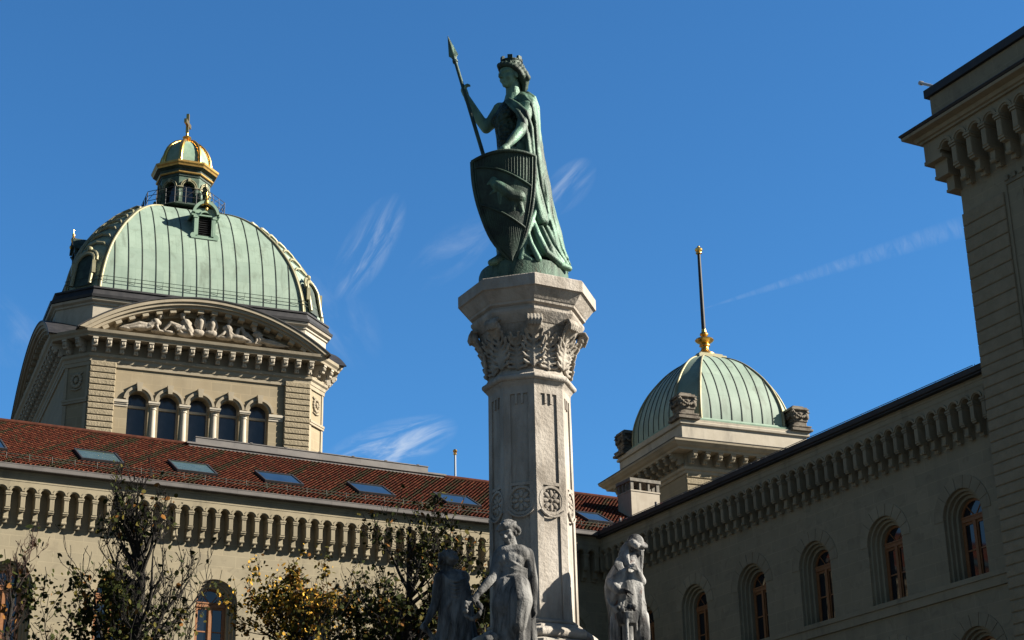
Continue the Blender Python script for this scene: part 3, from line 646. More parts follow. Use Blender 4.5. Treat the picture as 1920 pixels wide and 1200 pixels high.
# attic under the dome
DX = .35
ATT = [(-7.25, -8.35), (7.25, -8.35), (9.35, -6.25), (9.35, 6.25), (7.25, 8.35), (-7.25, 8.35), (-9.35, 6.25), (-9.35, -6.25)]
a = MB(); a.T = Matrix.Translation((DX - .15, 0, 0)); a.sweep(ATT, [(-1, 41.4), (.05, 41.42), (.05, 41.9), (0, 41.95), (0, 44.35), (.10, 44.4), (.10, 44.52), (.30, 44.62), (.36, 44.76), (-1, 44.8)]); a.build('attic', M['pale'], par)
a = MB(); a.T = Matrix.Translation((DX - .15, 0, 0)); a.sweep(ATT, [(-1, 44.8), (.42, 44.8), (.46, 44.98), (.30, 45.02), (.12, 45.45), (.2, 45.5), (.2, 45.62), (-1, 45.7)]); a.build('attic_roof', M['slate'], par)
PROF = [(1.0, 45.6), (.995, 46.2), (.984, 46.8), (.968, 47.5), (.94, 48.4), (.905, 49.25), (.865, 50.0), (.815, 50.75), (.765, 51.5), (.70, 52.2), (.63, 53.0), (.57, 53.5), (.49, 54.1), (.40, 54.6), (.30, 55.0), (.2, 55.25)]
def prof_s(z):
    for (s0, z0), (s1, z1) in zip(PROF, PROF[1:]):
        if z <= z1: return s0 + (s1 - s0) * (z - z0) / (z1 - z0)
    return PROF[-1][0]
PF = []                                              # refined profile
for (s0, z0), (s1, z1) in zip(PROF, PROF[1:]):
    for k in range(3): PF.append((s0 + (s1 - s0) * k / 3, z0 + (z1 - z0) * k / 3))
PF.append(PROF[-1])
def smooth_prof(P, it=3):
    P = list(P)
    for _ in range(it): P = [P[0]] + [((a[0] + 2 * b[0] + c[0]) / 4, (a[1] + 2 * b[1] + c[1]) / 4) for a, b, c in zip(P, P[1:], P[2:])] + [P[-1]]
    return P
PF = smooth_prof(PF)
def cloister(root, PF, fh, fv, sh, sv, dx, mats, seamgap, seam_r, rib_r, ribs_gilt, base_z):
    """dome over an octagon: front flats half width fh at depth fv, side flats half width sv at sh"""
    C8 = [(-fh, -fv), (fh, -fv), (sh, -sv), (sh, sv), (fh, fv), (-fh, fv), (-sh, sv), (-sh, -sv)]
    sm = None
    for i in range(8):
        a, b = Vector(C8[i]), Vector(C8[(i + 1) % 8]); big = i % 2 == 0
        m = MB(); ang = atan2((b - a).y, (b - a).x); mid = (a + b) / 2; nrm = Vector(((b - a).y, -(b - a).x)).normalized(); D = mid.dot(nrm); hw = (b - a).length / 2
        tang = (b - a).normalized(); off = mid.dot(tang)
        # local: x along edge, y = -outward
        m.loft([[(off * s - hw * s, -D * s, z), (off * s + hw * s, -D * s, z)] for s, z in PF], closed=False)
        o = m.build('dome_panel', M[mats], root, True, 60); o.rotation_euler = (0, 0, ang); o.location = (dx, 0, 0)
        if big:
            sm = MB(); n_ = int(round(2 * hw / seamgap)); 
            for k in range(1, n_):
                x = -hw + 2 * hw * k / n_; pts = []
                for s, z in PF:
                    if abs(x) < hw * s - .02: pts.append((s, z))
                if len(pts) < 3: continue
                half = seam_r
                for (lo, hi, wd, mi) in ((0, 1, half, 0),):
                    rings = []
                    for q, (s, z) in enumerate(pts):
                        s2, z2 = pts[min(q + 1, len(pts) - 1)]; s1, z1 = pts[max(q - 1, 0)]; tn = Vector((-D * (s2 - s1), z2 - z1)).normalized(); no = Vector((-tn.y, tn.x))
                        rings.append([(x - wd, -D * s - no.x * .02, z - no.y * .02), (x - wd, -D * s + no.x * half * 1.5, z + no.y * half * 1.5), (x + wd, -D * s + no.x * half * 1.5, z + no.y * half * 1.5), (x + wd, -D * s - no.x * .02, z - no.y * .02)])
                    sm.loft(rings)
            q = sm.build('seam', M['seam'], o)
    for i in range(8):
        c = Vector(C8[i]); r = MB(); r.T = Matrix.Translation((dx, 0, 0))
        cn = c.normalized()
        r.tube([(c.x * s + cn.x * .02, c.y * s + cn.y * .02, z) for s, z in PF], [rib_r * (.45 + .55 * s) for s, z in PF], 8)
        r.build('dome_rib', M[ribs_gilt], root, True, 80)
    return C8
cloister(par, PF, 7.0, 8.0, 9.0, 6.0, DX, 'patina', .93, .022, .115, 'gilt', 45.6)
# inner gilded edge strips beside the ribs, chamfer ornaments and oval dormers
for i, (a, b) in enumerate((((-9, -6), (-7, -8)), ((7, -8), (9, -6)))):
    a, b = Vector(a), Vector(b); mid = (a + b) / 2; tg = (b - a).normalized(); nr = Vector((tg.y, -tg.x)); hw = (b - a).length / 2
    def cp(wv, z, o=.06):
        s = prof_s(z); p = (mid + tg * (hw * wv)) * s + nr * o; return (p.x + DX, p.y, z + o * .3)
    m = MB()
    for k, z in enumerate((49.4, 50.2, 51.0, 51.75, 52.45, 53.1, 53.7)):
        m.tube([cp(-.72, z - .15), cp(-.5, z + .12, .12), cp(0, z + .28, .16), cp(.5, z + .12, .12), cp(.72, z - .15)], [.03, .10, .12, .10, .03], 6)
        m.ell(cp(0, z + .28, .18), (.09, .09, .10), nu=8, nv=6)
    m.tube([cp(-.86, z, .05) for z in [45.8 + .5 * k for k in range(18)]], .055, 6); m.tube([cp(.86, z, .05) for z in [45.8 + .5 * k for k in range(18)]], .055, 6)
    m.build('chamfer_ornament', M['gilt'], par)
    d = MB(); fr = [cp(-.52, 46.0, .3)] + [cp(-.52 * cos(pi * k / 10), 47.75 + .72 * sin(pi * k / 10), .38) for k in range(11)] + [cp(.52, 46.0, .3)]
    d.tube(fr, .13, 8); fr2 = [cp(-.66 * cos(pi * k / 10), 47.8 + .95 * sin(pi * k / 10), .34) for k in range(11)]; d.tube(fr2, .10, 8)
    for s in (-1, 1): d.box(*sorted((cp(s * .6, 47, .3)[0] - .12, cp(s * .6, 47, .3)[0] + .12)), cp(s * .6, 47, .3)[1] - .12, cp(s * .6, 47, .3)[1] + .2, 46.9, 47.8)
    d.ell(cp(0, 48.85, .4), .2, nu=10, nv=8)
    dm = d.build('oval_dormer', M['gilt'], par)
    d = MB(); q = [cp(-.5, 46, .2), cp(.5, 46, .2)] + [cp(.5 * cos(pi * k / 10), 47.75 + .7 * sin(pi * k / 10), .28) for k in range(11)]; d.add(q, [tuple(range(len(q)))]); d.build('pane', M['patina_dark'], dm)
r = MB()                                            # safety wires round the foot of the dome
for z, o in ((46.35, .16), (46.62, .18)):
    s = prof_s(z); r.tube([((x * s) + DX, y * s - .0, z) for x, y in ((-9 - o, -6 - o * .6), (-7 - o * .6, -8 - o), (7 + o * .6, -8 - o), (9 + o, -6 - o * .6))], .022, 5)
for k in range(8): x = (-6.6 + 13.2 * k / 7); r.tube([(x + DX, -8 * .99, 46.2), (x + DX, -8.16, 46.66)], .014, 5)
r.build('safety_wire', M['patina_dark'], par)
def dormer(ang, x0, yf, zb, mk="patina_plain"):
    """louvred dormer with a round hood, front plane yf before rotation"""
    Tm = Matrix.Translation((DX, 0, 0)) @ Matrix.Rotation(ang, 4, 'Z') @ Matrix.Translation((x0, yf, zb)) @ Matrix.Diagonal((1, 1, 1.22, 1))
    m = MB(); m.T = Tm
    arch_wall(m, -.72, .72, 0, 1.85, 0, [(0, .47, 1.12, .12)], .25, 14)
    m.box(-.72, .72, .28, 3.6, 0, 1.7); m.add([(-.72, 0, 0), (-.72, .3, 0), (-.72, .3, 1.85), (-.72, 0, 1.85)], [(0, 1, 2, 3)]); m.add([(.72, 0, 0), (.72, .3, 0), (.72, .3, 1.85), (.72, 0, 1.85)], [(0, 1, 2, 3)])
    arch_ring(m, 0, .47, .58, 1.12, .12, -.08, .02, 14)
    for s in (-1, 1): m.box(s * .66 - .1, s * .66 + .1, -.09, .02, .1, 1.2); m.box(s * .68 - .16, s * .68 + .16, -.13, .02, 1.2, 1.32); m.tube([(s * .82, -.1, .05), (s * .82, .1, .05)], .19, 12)
    m.box(-.95, .95, -.16, .3, -.12, 0); m.box(-.8, .8, -.08, .3, -.4, -.12)
    m.box(-.98, .98, -.14, .02, 1.32, 1.40)
    o = m.build('dormer', M[mk], par)
    h = MB(); h.T = Tm; arc_ring(h, 0, .80, .98, 1.3, -.28, 3.4, radians(12), radians(168), 14); h.tube([(-.98, -.2, 1.42), (-.98, 2.2, 1.42)], .07, 6); h.tube([(.98, -.2, 1.42), (.98, 2.2, 1.42)], .07, 6); h.build('dormer_hood', M[mk], o)
    l = MB(); l.T = Tm; l.box(-.47, .47, .2, .27, .1, 1.62)
    for k in range(11): l.loft([[(-.47, .02, .16 + k * .135), (.47, .02, .16 + k * .135), (.47, .05, .165 + k * .135), (-.47, .05, .165 + k * .135)], [(-.47, .17, .25 + k * .135), (.47, .17, .25 + k * .135), (.47, .19, .265 + k * .135), (-.47, .19, .265 + k * .135)]])
    l.build('louvre', M['slate'], o)
    f = MB(); f.T = Tm
    f.ell((0, -.2, 2.2), (.16, .16, .2)); f.ell((-.28, -.12, 2.12), (.2, .13, .14)); f.ell((.28, -.12, 2.12), (.2, .13, .14)); f.ell((0, -.2, 2.5), (.10, .10, .16)); f.cap((0, -.2, 2.6), (0, -.2, 2.85), .05, .03); f.ell((0, -.33, 1.72), (.1, .1, .13)); f.build('finial', M['gold'], o)
dormer(0, .18, -6.3, 51.15); dormer(-pi / 2, 0, -7.8, 49.7, 'patina_dark'); dormer(pi / 2, 0, -8.1, 49.7, 'patina_mid')  # side dormers in darker copper, their shade painted into the colour
# lantern
LX = .12
def octr(r, z, rot=pi / 8): return [(LX + r * cos(2 * pi * j / 8 + rot), r * sin(2 * pi * j / 8 + rot), z) for j in range(8)]
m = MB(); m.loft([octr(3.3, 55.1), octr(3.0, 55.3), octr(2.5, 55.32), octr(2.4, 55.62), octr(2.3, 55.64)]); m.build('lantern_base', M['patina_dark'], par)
ap = 1.80; hw8 = ap * tan(pi / 8)
lw = MB(); lt = MB(); lg = MB()
for k in range(8):
    Tm = Matrix.Translation((LX, 0, 0)) @ Matrix.Rotation(2 * pi * k / 8, 4, 'Z')
    for q in (lw, lt, lg): q.T = Tm
    arch_wall(lw, -hw8, hw8, 55.6, 58.2, -ap, [(0, .44, 57.05, 55.72)], .3, 12)
    arc_ring(lt, 0, .44, .50, 57.05, -ap - .10, -ap + .02, 0, pi, 12); lt.mi = 0; arc_ring(lt, 0, .56, .62, 57.05, -ap - .12, -ap + .02, 0, pi, 12)
    lt.box(-hw8, -.42, -ap - .13, -ap + .02, 56.92, 57.05); lt.box(.42, hw8, -ap - .13, -ap + .02, 56.92, 57.05)
    lw.box(-hw8 + .02, -.5, -ap - .08, -ap + .02, 55.62, 56.92); lw.box(.5, hw8 - .02, -ap - .08, -ap + .02, 55.62, 56.92)
    lt.box(-.1, .1, -ap - .18, -ap, 57.46, 57.72)
    lg.box(-.5, .5, -ap + .32, -ap + .36, 55.6, 57.6)
    lw.ell((-hw8, -ap - .18, 56.3), (.16, .16, .42), nu=8, nv=8)
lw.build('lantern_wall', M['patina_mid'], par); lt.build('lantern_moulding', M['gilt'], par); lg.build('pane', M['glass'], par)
P8 = [(LX + ap / cos(pi / 8) * cos(2 * pi * j / 8 + pi / 8), ap / cos(pi / 8) * sin(2 * pi * j / 8 + pi / 8)) for j in range(8)]
m = MB(); m.sweep(P8, [(-.2, 57.9), (.06, 57.92), (.06, 58.1), (.14, 58.14), (.16, 58.26), (.10, 58.3), (.12, 58.5), (.38, 58.6), (-.2, 58.62)]); m.build('lantern_frieze', M['patina_dark'], par)
m = MB(); m.sweep(P8, [(-.2, 58.62), (.42, 58.62), (.46, 58.74), (.54, 58.84), (.56, 58.98), (.40, 59.02), (.06, 59.12), (-.2, 59.12)]); m.sweep(P8, [(.055, 58.11), (.16, 58.11), (.2, 58.17), (.2, 58.24), (.055, 58.27)]); m.build('lantern_cornice', M['gilt_dark'], par)
LP = smooth_prof([(1.84, 59.1), (1.86, 59.45), (1.82, 59.8), (1.72, 60.2), (1.55, 60.6), (1.3, 60.98), (.98, 61.28), (.6, 61.48), (.25, 61.58)], 1)
m = MB(); m.loft([octr(r, z) for r, z in LP]); m.build('lantern_dome', M['patina_plain'], par, True, 30)
for j in range(8):
    a = 2 * pi * j / 8 + pi / 8; m = MB(); m.tube([(LX + (r + .03) * cos(a), (r + .03) * sin(a), z) for r, z in LP], .15, 8); m.build('lantern_rib', M['gold'], par, True, 80)
m = MB(); m.lathe([(.35, 61.5), (.2, 61.62), (.12, 61.75), (.30, 61.9), (.34, 62.0), (.2, 62.1), (.10, 62.2), (.09, 62.5)], (LX, 0), 16)
m.T = Matrix.Translation((LX, 0, 0)) @ Matrix.Rotation(radians(62), 4, 'Z'); m.box(-.10, .10, -.10, .10, 62.4, 64.0); m.box(-.62, .62, -.101, .101, 63.02, 63.34); m.build('cross', M['gold'], par, True, 30)
m = MB()
ring = lambda r, z: [(LX + r * cos(2 * pi * j / 8 + pi / 8), r * sin(2 * pi * j / 8 + pi / 8), z) for j in range(9)]
for z in (55.75, 56.15, 56.5): m.tube(ring(3.1, z), .025, 5)
for j in range(8):
    p, q = Vector(ring(3.1, 55.2)[j]), Vector(ring(3.1, 55.2)[j + 1])
    for k in range(3): b = p.lerp(q, k / 3); m.tube([b, b + Vector((0, 0, 1.3))], .025, 5); c = p.lerp(q, (k + 1) / 3); m.tube([b + Vector((0, 0, .55)), c + Vector((0, 0, 1.3))], .018, 5)
m.build('railing', M['slate'], par)

# ------------------------------------------------------------------ smaller domed tower behind the right wing
T2 = Vector((13.214, 111.218, 0))
tw = thing('domed_tower', 'smaller square tower with ribbed green dome and tall pole on a gilded base', 'building', T2, RP)
h = 4.35; SQ = [(-h, -h), (h, -h), (h, h), (-h, h)]
m = MB(); m.prism_xy(SQ, 0, 34); m.build('wall', M['dome_wall'], tw)
for lo, hi in ((-h - .03, -h + 1.75), (h - 1.75, h + .03)):
    m = MB(); z = 27.0; m.box(lo + .03, hi - .03, -h - .02, -h + .05, 27, 31.7)
    while z < 31.5: m.box(lo, hi, -h - .09, -h + .1, z + .03, z + .42, .04); z += .45
    m.build('quoin', M['rust'], tw)
m = MB(); m.sweep(SQ, [(0, 31.75), (.10, 31.78), (.12, 31.95), (.22, 32.02), (.24, 32.2), (.05, 32.24), (.05, 33.05), (1.0, 33.06), (1.04, 33.2), (1.2, 33.3), (1.3, 33.42), (1.4, 33.5), (1.42, 33.62), (0, 33.8)]); m.build('entablature', M['dome_trim'], tw)
m = MB(); m.sweep(SQ, [(.1, 33.79), (1.43, 33.625), (1.45, 33.68), (.1, 33.92)]); m.build('cornice_roof', M['slate'], tw)
m2 = None
for i in range(4):
    A, B = Vector((*SQ[i], 0)), Vector((*SQ[(i + 1) % 4], 0)); ang = atan2((B - A).y, (B - A).x)
    for k in range(10):
        p = A + (B - A) * ((k + .25) / 9.5)
        if m2 is None:
            q = MB(); q.v = [(x, y, 32.28 + (zz - 40.1) * .87) for x, y, zz in md.v]; q.f = md.f; q.m = md.m; m2 = q.build('modillion', M['dome_trim'], tw); m2.location = p; m2.rotation_euler = (0, 0, ang)
        else: inst(m2, tw, p, ang)
h2 = 4.62; SQ2 = [(-h2, -h2), (h2, -h2), (h2, h2), (-h2, h2)]
m = MB(); m.sweep(SQ2, [(-1, 33.6), (0, 33.7), (0, 34.95), (.14, 35.0), (.16, 35.14), (.08, 35.2), (.10, 35.34), (-2, 35.5)]); 
for sx in (-1, 1):
    for sy in (-1, 1): m.box(sx * h2 - .62 * (1 + sx) + .62 - .62 + (.0), sx * h2 + .62 * (1 - sx), sy * h2 - .62 * (1 + sy), sy * h2 + .62 * (1 - sy), 33.7, 35.38) if False else None
m.build('attic', M['pale'], tw)
m = MB(); m.sweep([(-3.3, -4.5), (3.3, -4.5), (4.5, -3.3), (4.5, 3.3), (3.3, 4.5), (-3.3, 4.5), (-4.5, 3.3), (-4.5, -3.3)], [(-1, 35.3), (.0, 35.3), (.04, 35.5), (-.1, 35.56), (-.12, 35.66), (-1, 35.7)]); m.build('dome_kerb', M['patina_plain'], tw)
P2 = []
PR2 = [(1.0, 35.6), (1.005, 36.1), (.995, 36.7), (.975, 37.15), (.94, 37.65), (.89, 38.25), (.835, 38.75), (.755, 39.35), (.665, 39.85), (.57, 40.35), (.47, 40.75), (.37, 41.05), (.28, 41.25), (.2, 41.38)]
for (s0, z0), (s1, z1) in zip(PR2, PR2[1:]):
    for k in range(3): P2.append((s0 + (s1 - s0) * k / 3, z0 + (z1 - z0) * k / 3))
P2.append(PR2[-1]); P2 = smooth_prof(P2)
cloister(tw, P2, 3.05, 4.3, 4.3, 3.05, 0.05, 'patina', .76, .022, .10, 'gilt', 35.6)
m = MB(); m.box(-1.0, 1.1, -1.0, 1.0, 41.22, 41.5); m.box(-.8, .9, -.8, .8, 41.5, 41.66); m.build('dome_cap', M['gilt'], tw)
m = MB(); m.lathe([(.72, 41.66), (.68, 41.8), (.42, 41.95), (.28, 42.15), (.25, 42.35), (.38, 42.42), (.36, 42.5), (.28, 42.55), (.55, 42.72), (.66, 42.84), (.60, 42.93), (.3, 43.05), (.2, 43.15), (.3, 43.25), (.28, 43.35), (.17, 43.45), (.16, 43.65)], (0, 0), 24); m.build('gilded_base', M['gold'], tw, True, 40)
m = MB(); m.tube([(0, 0, 43.6), (0, 0, 49.35)], [.15, .115], 14); m.build('pole', M['slate'], tw, True)
m = MB(); m.lathe([(.1, 49.3), (.22, 49.36), (.22, 49.42), (.13, 49.46), (.26, 49.58), (.28, 49.68), (.2, 49.78), (.1, 49.84), (.08, 49.92), (.01, 49.98)], (0, 0), 16); m.build('finial', M['gold'], tw, True)
# carved blocks with eagles and garlands on the four corners
u0 = None
for (x, y) in ((-4.18, -4.18), (4.18, -4.18), (-4.18, 4.18), (4.18, 4.18)):
    if u0: inst(u0, tw, (x, y, 0)); continue
    s = MB(); B_ = lambda r, a, b: s.box(-r, r, -r, r, a, b)
    B_(.78, 35.3, 35.46); B_(.68, 35.46, 35.58); B_(.72, 35.58, 35.68); B_(.5, 35.68, 36.0); B_(.56, 36.0, 36.06); B_(.54, 36.0, 36.78); B_(.66, 36.78, 36.88); B_(.58, 36.88, 37.0); B_(.4, 37.0, 37.12)
    for a in (pi / 4, 3 * pi / 4, 5 * pi / 4, 7 * pi / 4):
        c, d = cos(a), sin(a); s.ell((c * .78, d * .78, 36.66), (.13, .13, .12)); s.cap((c * .86, d * .86, 36.66), (c * .96, d * .96, 36.6), .06, .03); s.chain([(c * .74, d * .74, 36.6), (c * .72, d * .72, 36.3), (c * .6, d * .6, 36.05)], [.13, .17, .08])
    for k in range(4):
        a = k * pi / 2
        for t in range(9):
            q = -1 + t / 4; p = rotz((q * .52, -.62 - .08 * (1 - q * q), 36.62 - .36 * (1 - q * q)), a); s.ell(p, .10, nu=8, nv=6)
        s.ell(rotz((0, -.58, 36.5), a), (.14, .08, .12), nu=8, nv=6)
    u0 = s.sculpt('corner_block', M['dark_urn'], tw, .03, 1); u0.location = (x, y, 0)

# ------------------------------------------------------------------ octagonal stone column of the fountain
CX, CY = .155, 16.0
NA = radians(90) - radians(151.35)                     # direction of one face normal (x,y angle)
col = thing('column', 'weathered octagonal limestone column with acanthus capital and carved rosettes', 'column', (CX, CY, 0))
VR = NA + pi / 8
def oc(ap, z): return [(ap / cos(pi / 8) * cos(VR + k * pi / 4), ap / cos(pi / 8) * sin(VR + k * pi / 4), z) for k in range(8)]
SH0, SH1 = .385, .372                                  # apothem at the foot and under the ring
Z0, Z1 = 4.66, 7.0
m = MB(); m.loft([oc(a, z) for a, z in ((1.9, 0), (1.9, .25), (1.75, .3), (1.75, 1.1), (1.2, 1.2), (.98, 1.3), (.95, 3.3), (1.25, 3.45), (1.28, 3.75), (1.22, 3.8))])
m.loft([oc(a, z) for a, z in ((1.15, 3.8), (1.15, 3.95), (.62, 4.0), (.60, 4.42))]); m.build('pedestal', M['lime'], col)
m = MB(); m.loft([oc(a, z) for a, z in ((.60, 4.42), (.60, 4.50), (.55, 4.52))]); 
pr = [(.55, 4.52)] + [(.50 + .055 * cos(t), 4.575 + .055 * sin(t)) for t in [(-pi / 2 + pi * k / 8) for k in range(9)]] + [(.46, 4.635), (.45, 4.66), (.42, 4.68)] + [(.40 - .0 + .018 * cos(t), 4.70 + .018 * sin(t)) for t in [(-pi / 2 + pi * k / 6) for k in range(7)]] + [(.385, 4.725)]
m.loft([oc(a, z) for a, z in pr]); m.build('base_moulding', M['lime'], col, True, 30)
ap_at = lambda z: SH0 + (SH1 - SH0) * (z - Z0) / (Z1 - Z0)
m = MB(); m.loft([oc(ap_at(z) - .014, z) for z in (Z0, Z1 + .05)])
for k in range(8):
    Tm = Matrix.Rotation(NA + k * pi / 4 + pi / 2, 4, 'Z'); m.T = Tm      # local: face at y = -ap, x along the face
    def plate(pts, holes=None):
        pass
    def fp_(x, z, d=0): return (x, -(ap_at(z) - .014) - d, z)
    hw = lambda z: ap_at(z) * tan(pi / 8)
    D = .016
    def strip(xa, xb, za, zb, d=D):                   # raised flat strip following the taper
        m.loft([[fp_(xa(za), za, -.01), fp_(xb(za), za, -.01), fp_(xb(zb), zb, -.01), fp_(xa(zb), zb, -.01)], [fp_(xa(za), za, d), fp_(xb(za), za, d), fp_(xb(zb), zb, d), fp_(xa(zb), zb, d)]])
    strip(lambda z: -hw(z), lambda z: -.088, Z0, Z1); strip(lambda z: .088, lambda z: hw(z), Z0, Z1)
    strip(lambda z: -.088, lambda z: .088, 5.99, 6.02); strip(lambda z: -.088, lambda z: .088, 6.90, Z1)
    for x in (-.088, -.03, .03): 
        pass
    # three little arches at the head of the long panel
    for q in (-1, 1): strip(lambda z, q=q: q * .030 - .010, lambda z, q=q: q * .030 + .010, 6.80, 6.90)
    arch_ = MB()
    # rosette field between the two panels
    strip(lambda z: -.088, lambda z: .088, 5.71, 5.735); 
    zc = 5.845; n_ = 24
    ring = lambda r, d: [fp_(r * cos(2 * pi * j / n_), zc + r * sin(2 * pi * j / n_) * 1.06, d) for j in range(n_)]
    m.loft([ring(.134, -.01), ring(.134, .020), ring(.112, .020), ring(.106, -.006)], cap=False)
    for j in range(8):
        a = 2 * pi * j / 8; c_, s_ = cos(a), sin(a)
        m.ell(fp_(.064 * c_, zc + .064 * s_ * 1.06, .004), (.036, .014, .021), R=Matrix.Rotation(-a, 3, 'Y'), nu=10, nv=6)
        a += pi / 8; m.ell(fp_(.092 * cos(a), zc + .092 * sin(a) * 1.06, .003), .011, nu=8, nv=6)
    m.ell(fp_(0, zc, .008), (.02, .014, .02), nu=10, nv=6)
    # curved lip under the rosette and over the lower panel
    A = [fp_(.150 * cos(t), zc - .002 + .150 * 1.06 * sin(t), D + .012) for t in [(-pi * .80 + pi * .60 * q / 12) for q in range(13)]]
    m.tube(A, .011, 6)
m.T = None
m.build('shaft', M['lime'], col)
m = MB(); pr = [(.372, 6.96), (.378, 6.99), (.40, 7.02)] + [(.40 + .033 * cos(t), 7.06 + .033 * sin(t)) for t in [(-pi / 2 + pi * k / 8) for k in range(9)]] + [(.39, 7.10), (.385, 7.12), (.37, 7.14)]
m.loft([oc(a, z) for a, z in pr]); m.build('ring_moulding', M['lime'], col, True, 30)
bell = lambda z: .368 + .03 * ((z - 7.1) / .6) + .10 * max(0, (z - 7.1) / .60) ** 2.6
m = MB(); m.loft([oc(bell(7.1 + .54 * k / 10), 7.1 + .54 * k / 10) for k in range(11)]); m.build('capital_bell', M['cap'], col)
# lower leaf, modelled on the face pointing to -y, then turned to all eight faces
def leaf(H, Wd, zb, curl, vert):
    s = MB(); R_ = (lambda z: bell(z) / (cos(pi / 8) if vert else 1))
    mid = []
    for k in range(9):
        t = k / 8; z = zb + H * min(1, t * 1.12) - (curl * .9 * max(0, t - .75) ** 1 if t > .75 else 0); o = .012 + curl * max(0, t - .5) ** 2 * 4
        mid.append(Vector((0, -R_(min(z, 7.7)) - o, z)))
    s.chain(mid, [.022 - .001 * k for k in range(9)], 8)
    zc_ = zb + H * .5; s.ell((0, -R_(min(zc_, 7.6)) + .002, zc_), (Wd * .80, .018, H * .46), nu=14, nv=10)
    for q in (-1, 1):
        for k in range(7):
            t0_ = .02 + .125 * k; i_ = min(t0_ * 8, 7.99); a = mid[int(i_)].lerp(mid[int(i_) + 1], i_ - int(i_)); ln = Wd * (.95, 1.12, 1.15, 1.05, .86, .6, .34)[k]; up_ = H * (.10, .17, .23, .28, .30, .30, .26)[k]
            b = a + Vector((q * ln * .72, 0, up_ * .42)); c = a + Vector((q * ln, 0, up_))
            b.y = -R_(min(b.z, 7.68)) - .016 - curl * .5 * max(0, (b.z - zb) / H - .5); c.y = -R_(min(c.z, 7.68)) - .024 - curl * 1.2 * max(0, (c.z - zb) / H - .5)
            s.chain([a, b, c], [.012, .018, .013], 8)
    return s
lf = leaf(.30, .115, 7.15, .06, False).sculpt('acanthus_leaf', M['cap'], col, .007, 1); lf.rotation_euler = (0, 0, NA + pi / 2)
for k in range(1, 8): inst(lf, col, (0, 0, 0), NA + pi / 2 + k * pi / 4)
lf = leaf(.38, .10, 7.17, .07, True)
for q in (-1, 1): lf.chain([(q * .02, -.48, 7.50), (q * .045, -.53, 7.55), (q * .04, -.56, 7.595)], [.032, .036, .032], 8)
for k in range(5): x = (k - 2) * .026; lf.chain([(x, -.49, 7.635), (x * 1.25, -.56, 7.63), (x * 1.3, -.585, 7.58), (x * 1.1, -.572, 7.535)], [.014, .016, .016, .012], 8)
lf.ell((0, -.53, 7.575), (.06, .042, .055))
lf = lf.sculpt('volute_leaf', M['cap'], col, .007, 1); lf.rotation_euler = (0, 0, NA + pi / 2 + pi / 8)
for k in range(1, 8): inst(lf, col, (0, 0, 0), NA + pi / 2 + pi / 8 + k * pi / 4)
m = MB(); m.loft([oc(a, z) for a, z in ((.46, 7.60), (.515, 7.68), (.525, 7.70), (.525, 7.725), (.50, 7.73), (.505, 7.755), (.535, 7.77), (.54, 7.79))]); m.build('capital_moulding', M['lime'], col)
m = MB(); m.loft([oc(a, z) for a, z in ((.535, 7.785), (.55, 7.80), (.618, 7.893), (.628, 7.898))]); m.loft([oc(a, z) for a, z in ((.626, 7.897), (.640, 7.902), (.640, 8.015), (.630, 8.025))]); m.build('abacus', M['lime'], col)

# ------------------------------------------------------------------ sculpted figures
def frame(f, tilt=0.):
    f = Vector(f).normalized(); side = f.cross(Vector((0, 0, 1))).normalized(); up = side.cross(f).normalized()
    R = Matrix((side, f, up)).transposed()
    if tilt: R = R @ Matrix.Rotation(tilt, 3, 'Y')
    return R
def head(s, c, R, h, hair=None):
    P = lambda *q: Vector(c) + R @ (Vector(q) * h)
    E_ = lambda q, r: s.ell(P(*q), tuple(v * h for v in r), R)
    E_((0, -.05, .13), (.33, .40, .36)); E_((0, .09, -.10), (.255, .27, .36)); E_((0, .22, -.38), (.105, .10, .085)); E_((0, .12, -.28), (.20, .20, .17))
    for q in (-1, 1):
        E_((q * .145, .21, -.15), (.105, .10, .12)); s.cap(P(q * .21, .28, .045), P(q * .045, .345, .03), .045 * h, .05 * h)
        E_((q * .12, .275, -.035), (.055, .05, .035)); E_((q * .30, .0, -.08), (.045, .09, .12)); E_((q * .05, .385, -.155), (.04, .04, .035))
    s.cap(P(0, .345, .02), P(0, .43, -.14), .036 * h, .055 * h)
    s.cap(P(-.075, .325, -.245), P(.075, .325, -.245), .030 * h, .030 * h); s.cap(P(-.055, .32, -.295), P(.055, .32, -.295), .034 * h, .034 * h)
    return P
def hand(s, w, d, pn, k, curl=.6, thumb=1):
    """w wrist, d direction of the palm, pn palm normal; k hand length"""
    w = Vector(w); d = Vector(d).normalized(); pn = Vector(pn); pn = (pn - d * pn.dot(d)).normalized(); sd = d.cross(pn)
    s.chain([w, w + d * k * .25, w + d * k * .48], [k * .15, k * .19, k * .19])
    for i in range(4):
        o = (i - 1.5) * k * .115; L = k * (.50, .56, .52, .42)[i]; b = w + d * k * .48 + sd * o; pts = [b]; a = 0; cur = b
        for seg in (.42, .33, .25):
            a += curl; cur = cur + (d * cos(a) + pn * sin(a)) * L * seg; pts.append(cur)
        s.chain(pts, [k * .068, k * .062, k * .056, k * .048], 8)
    b = w + d * k * .18 + sd * (thumb * k * .15); s.chain([b, b + (sd * thumb * .55 + d * .7 + pn * .35) * k * .26, b + (sd * thumb * .35 + d * 1.0 + pn * .75) * k * .42], [k * .085, k * .072, k * .055], 8)
def figure_at(vx, vy, k):
    return lambda X, Y, d, Y0: at(vx + X / k, vy + Y / k, Y0 - d)

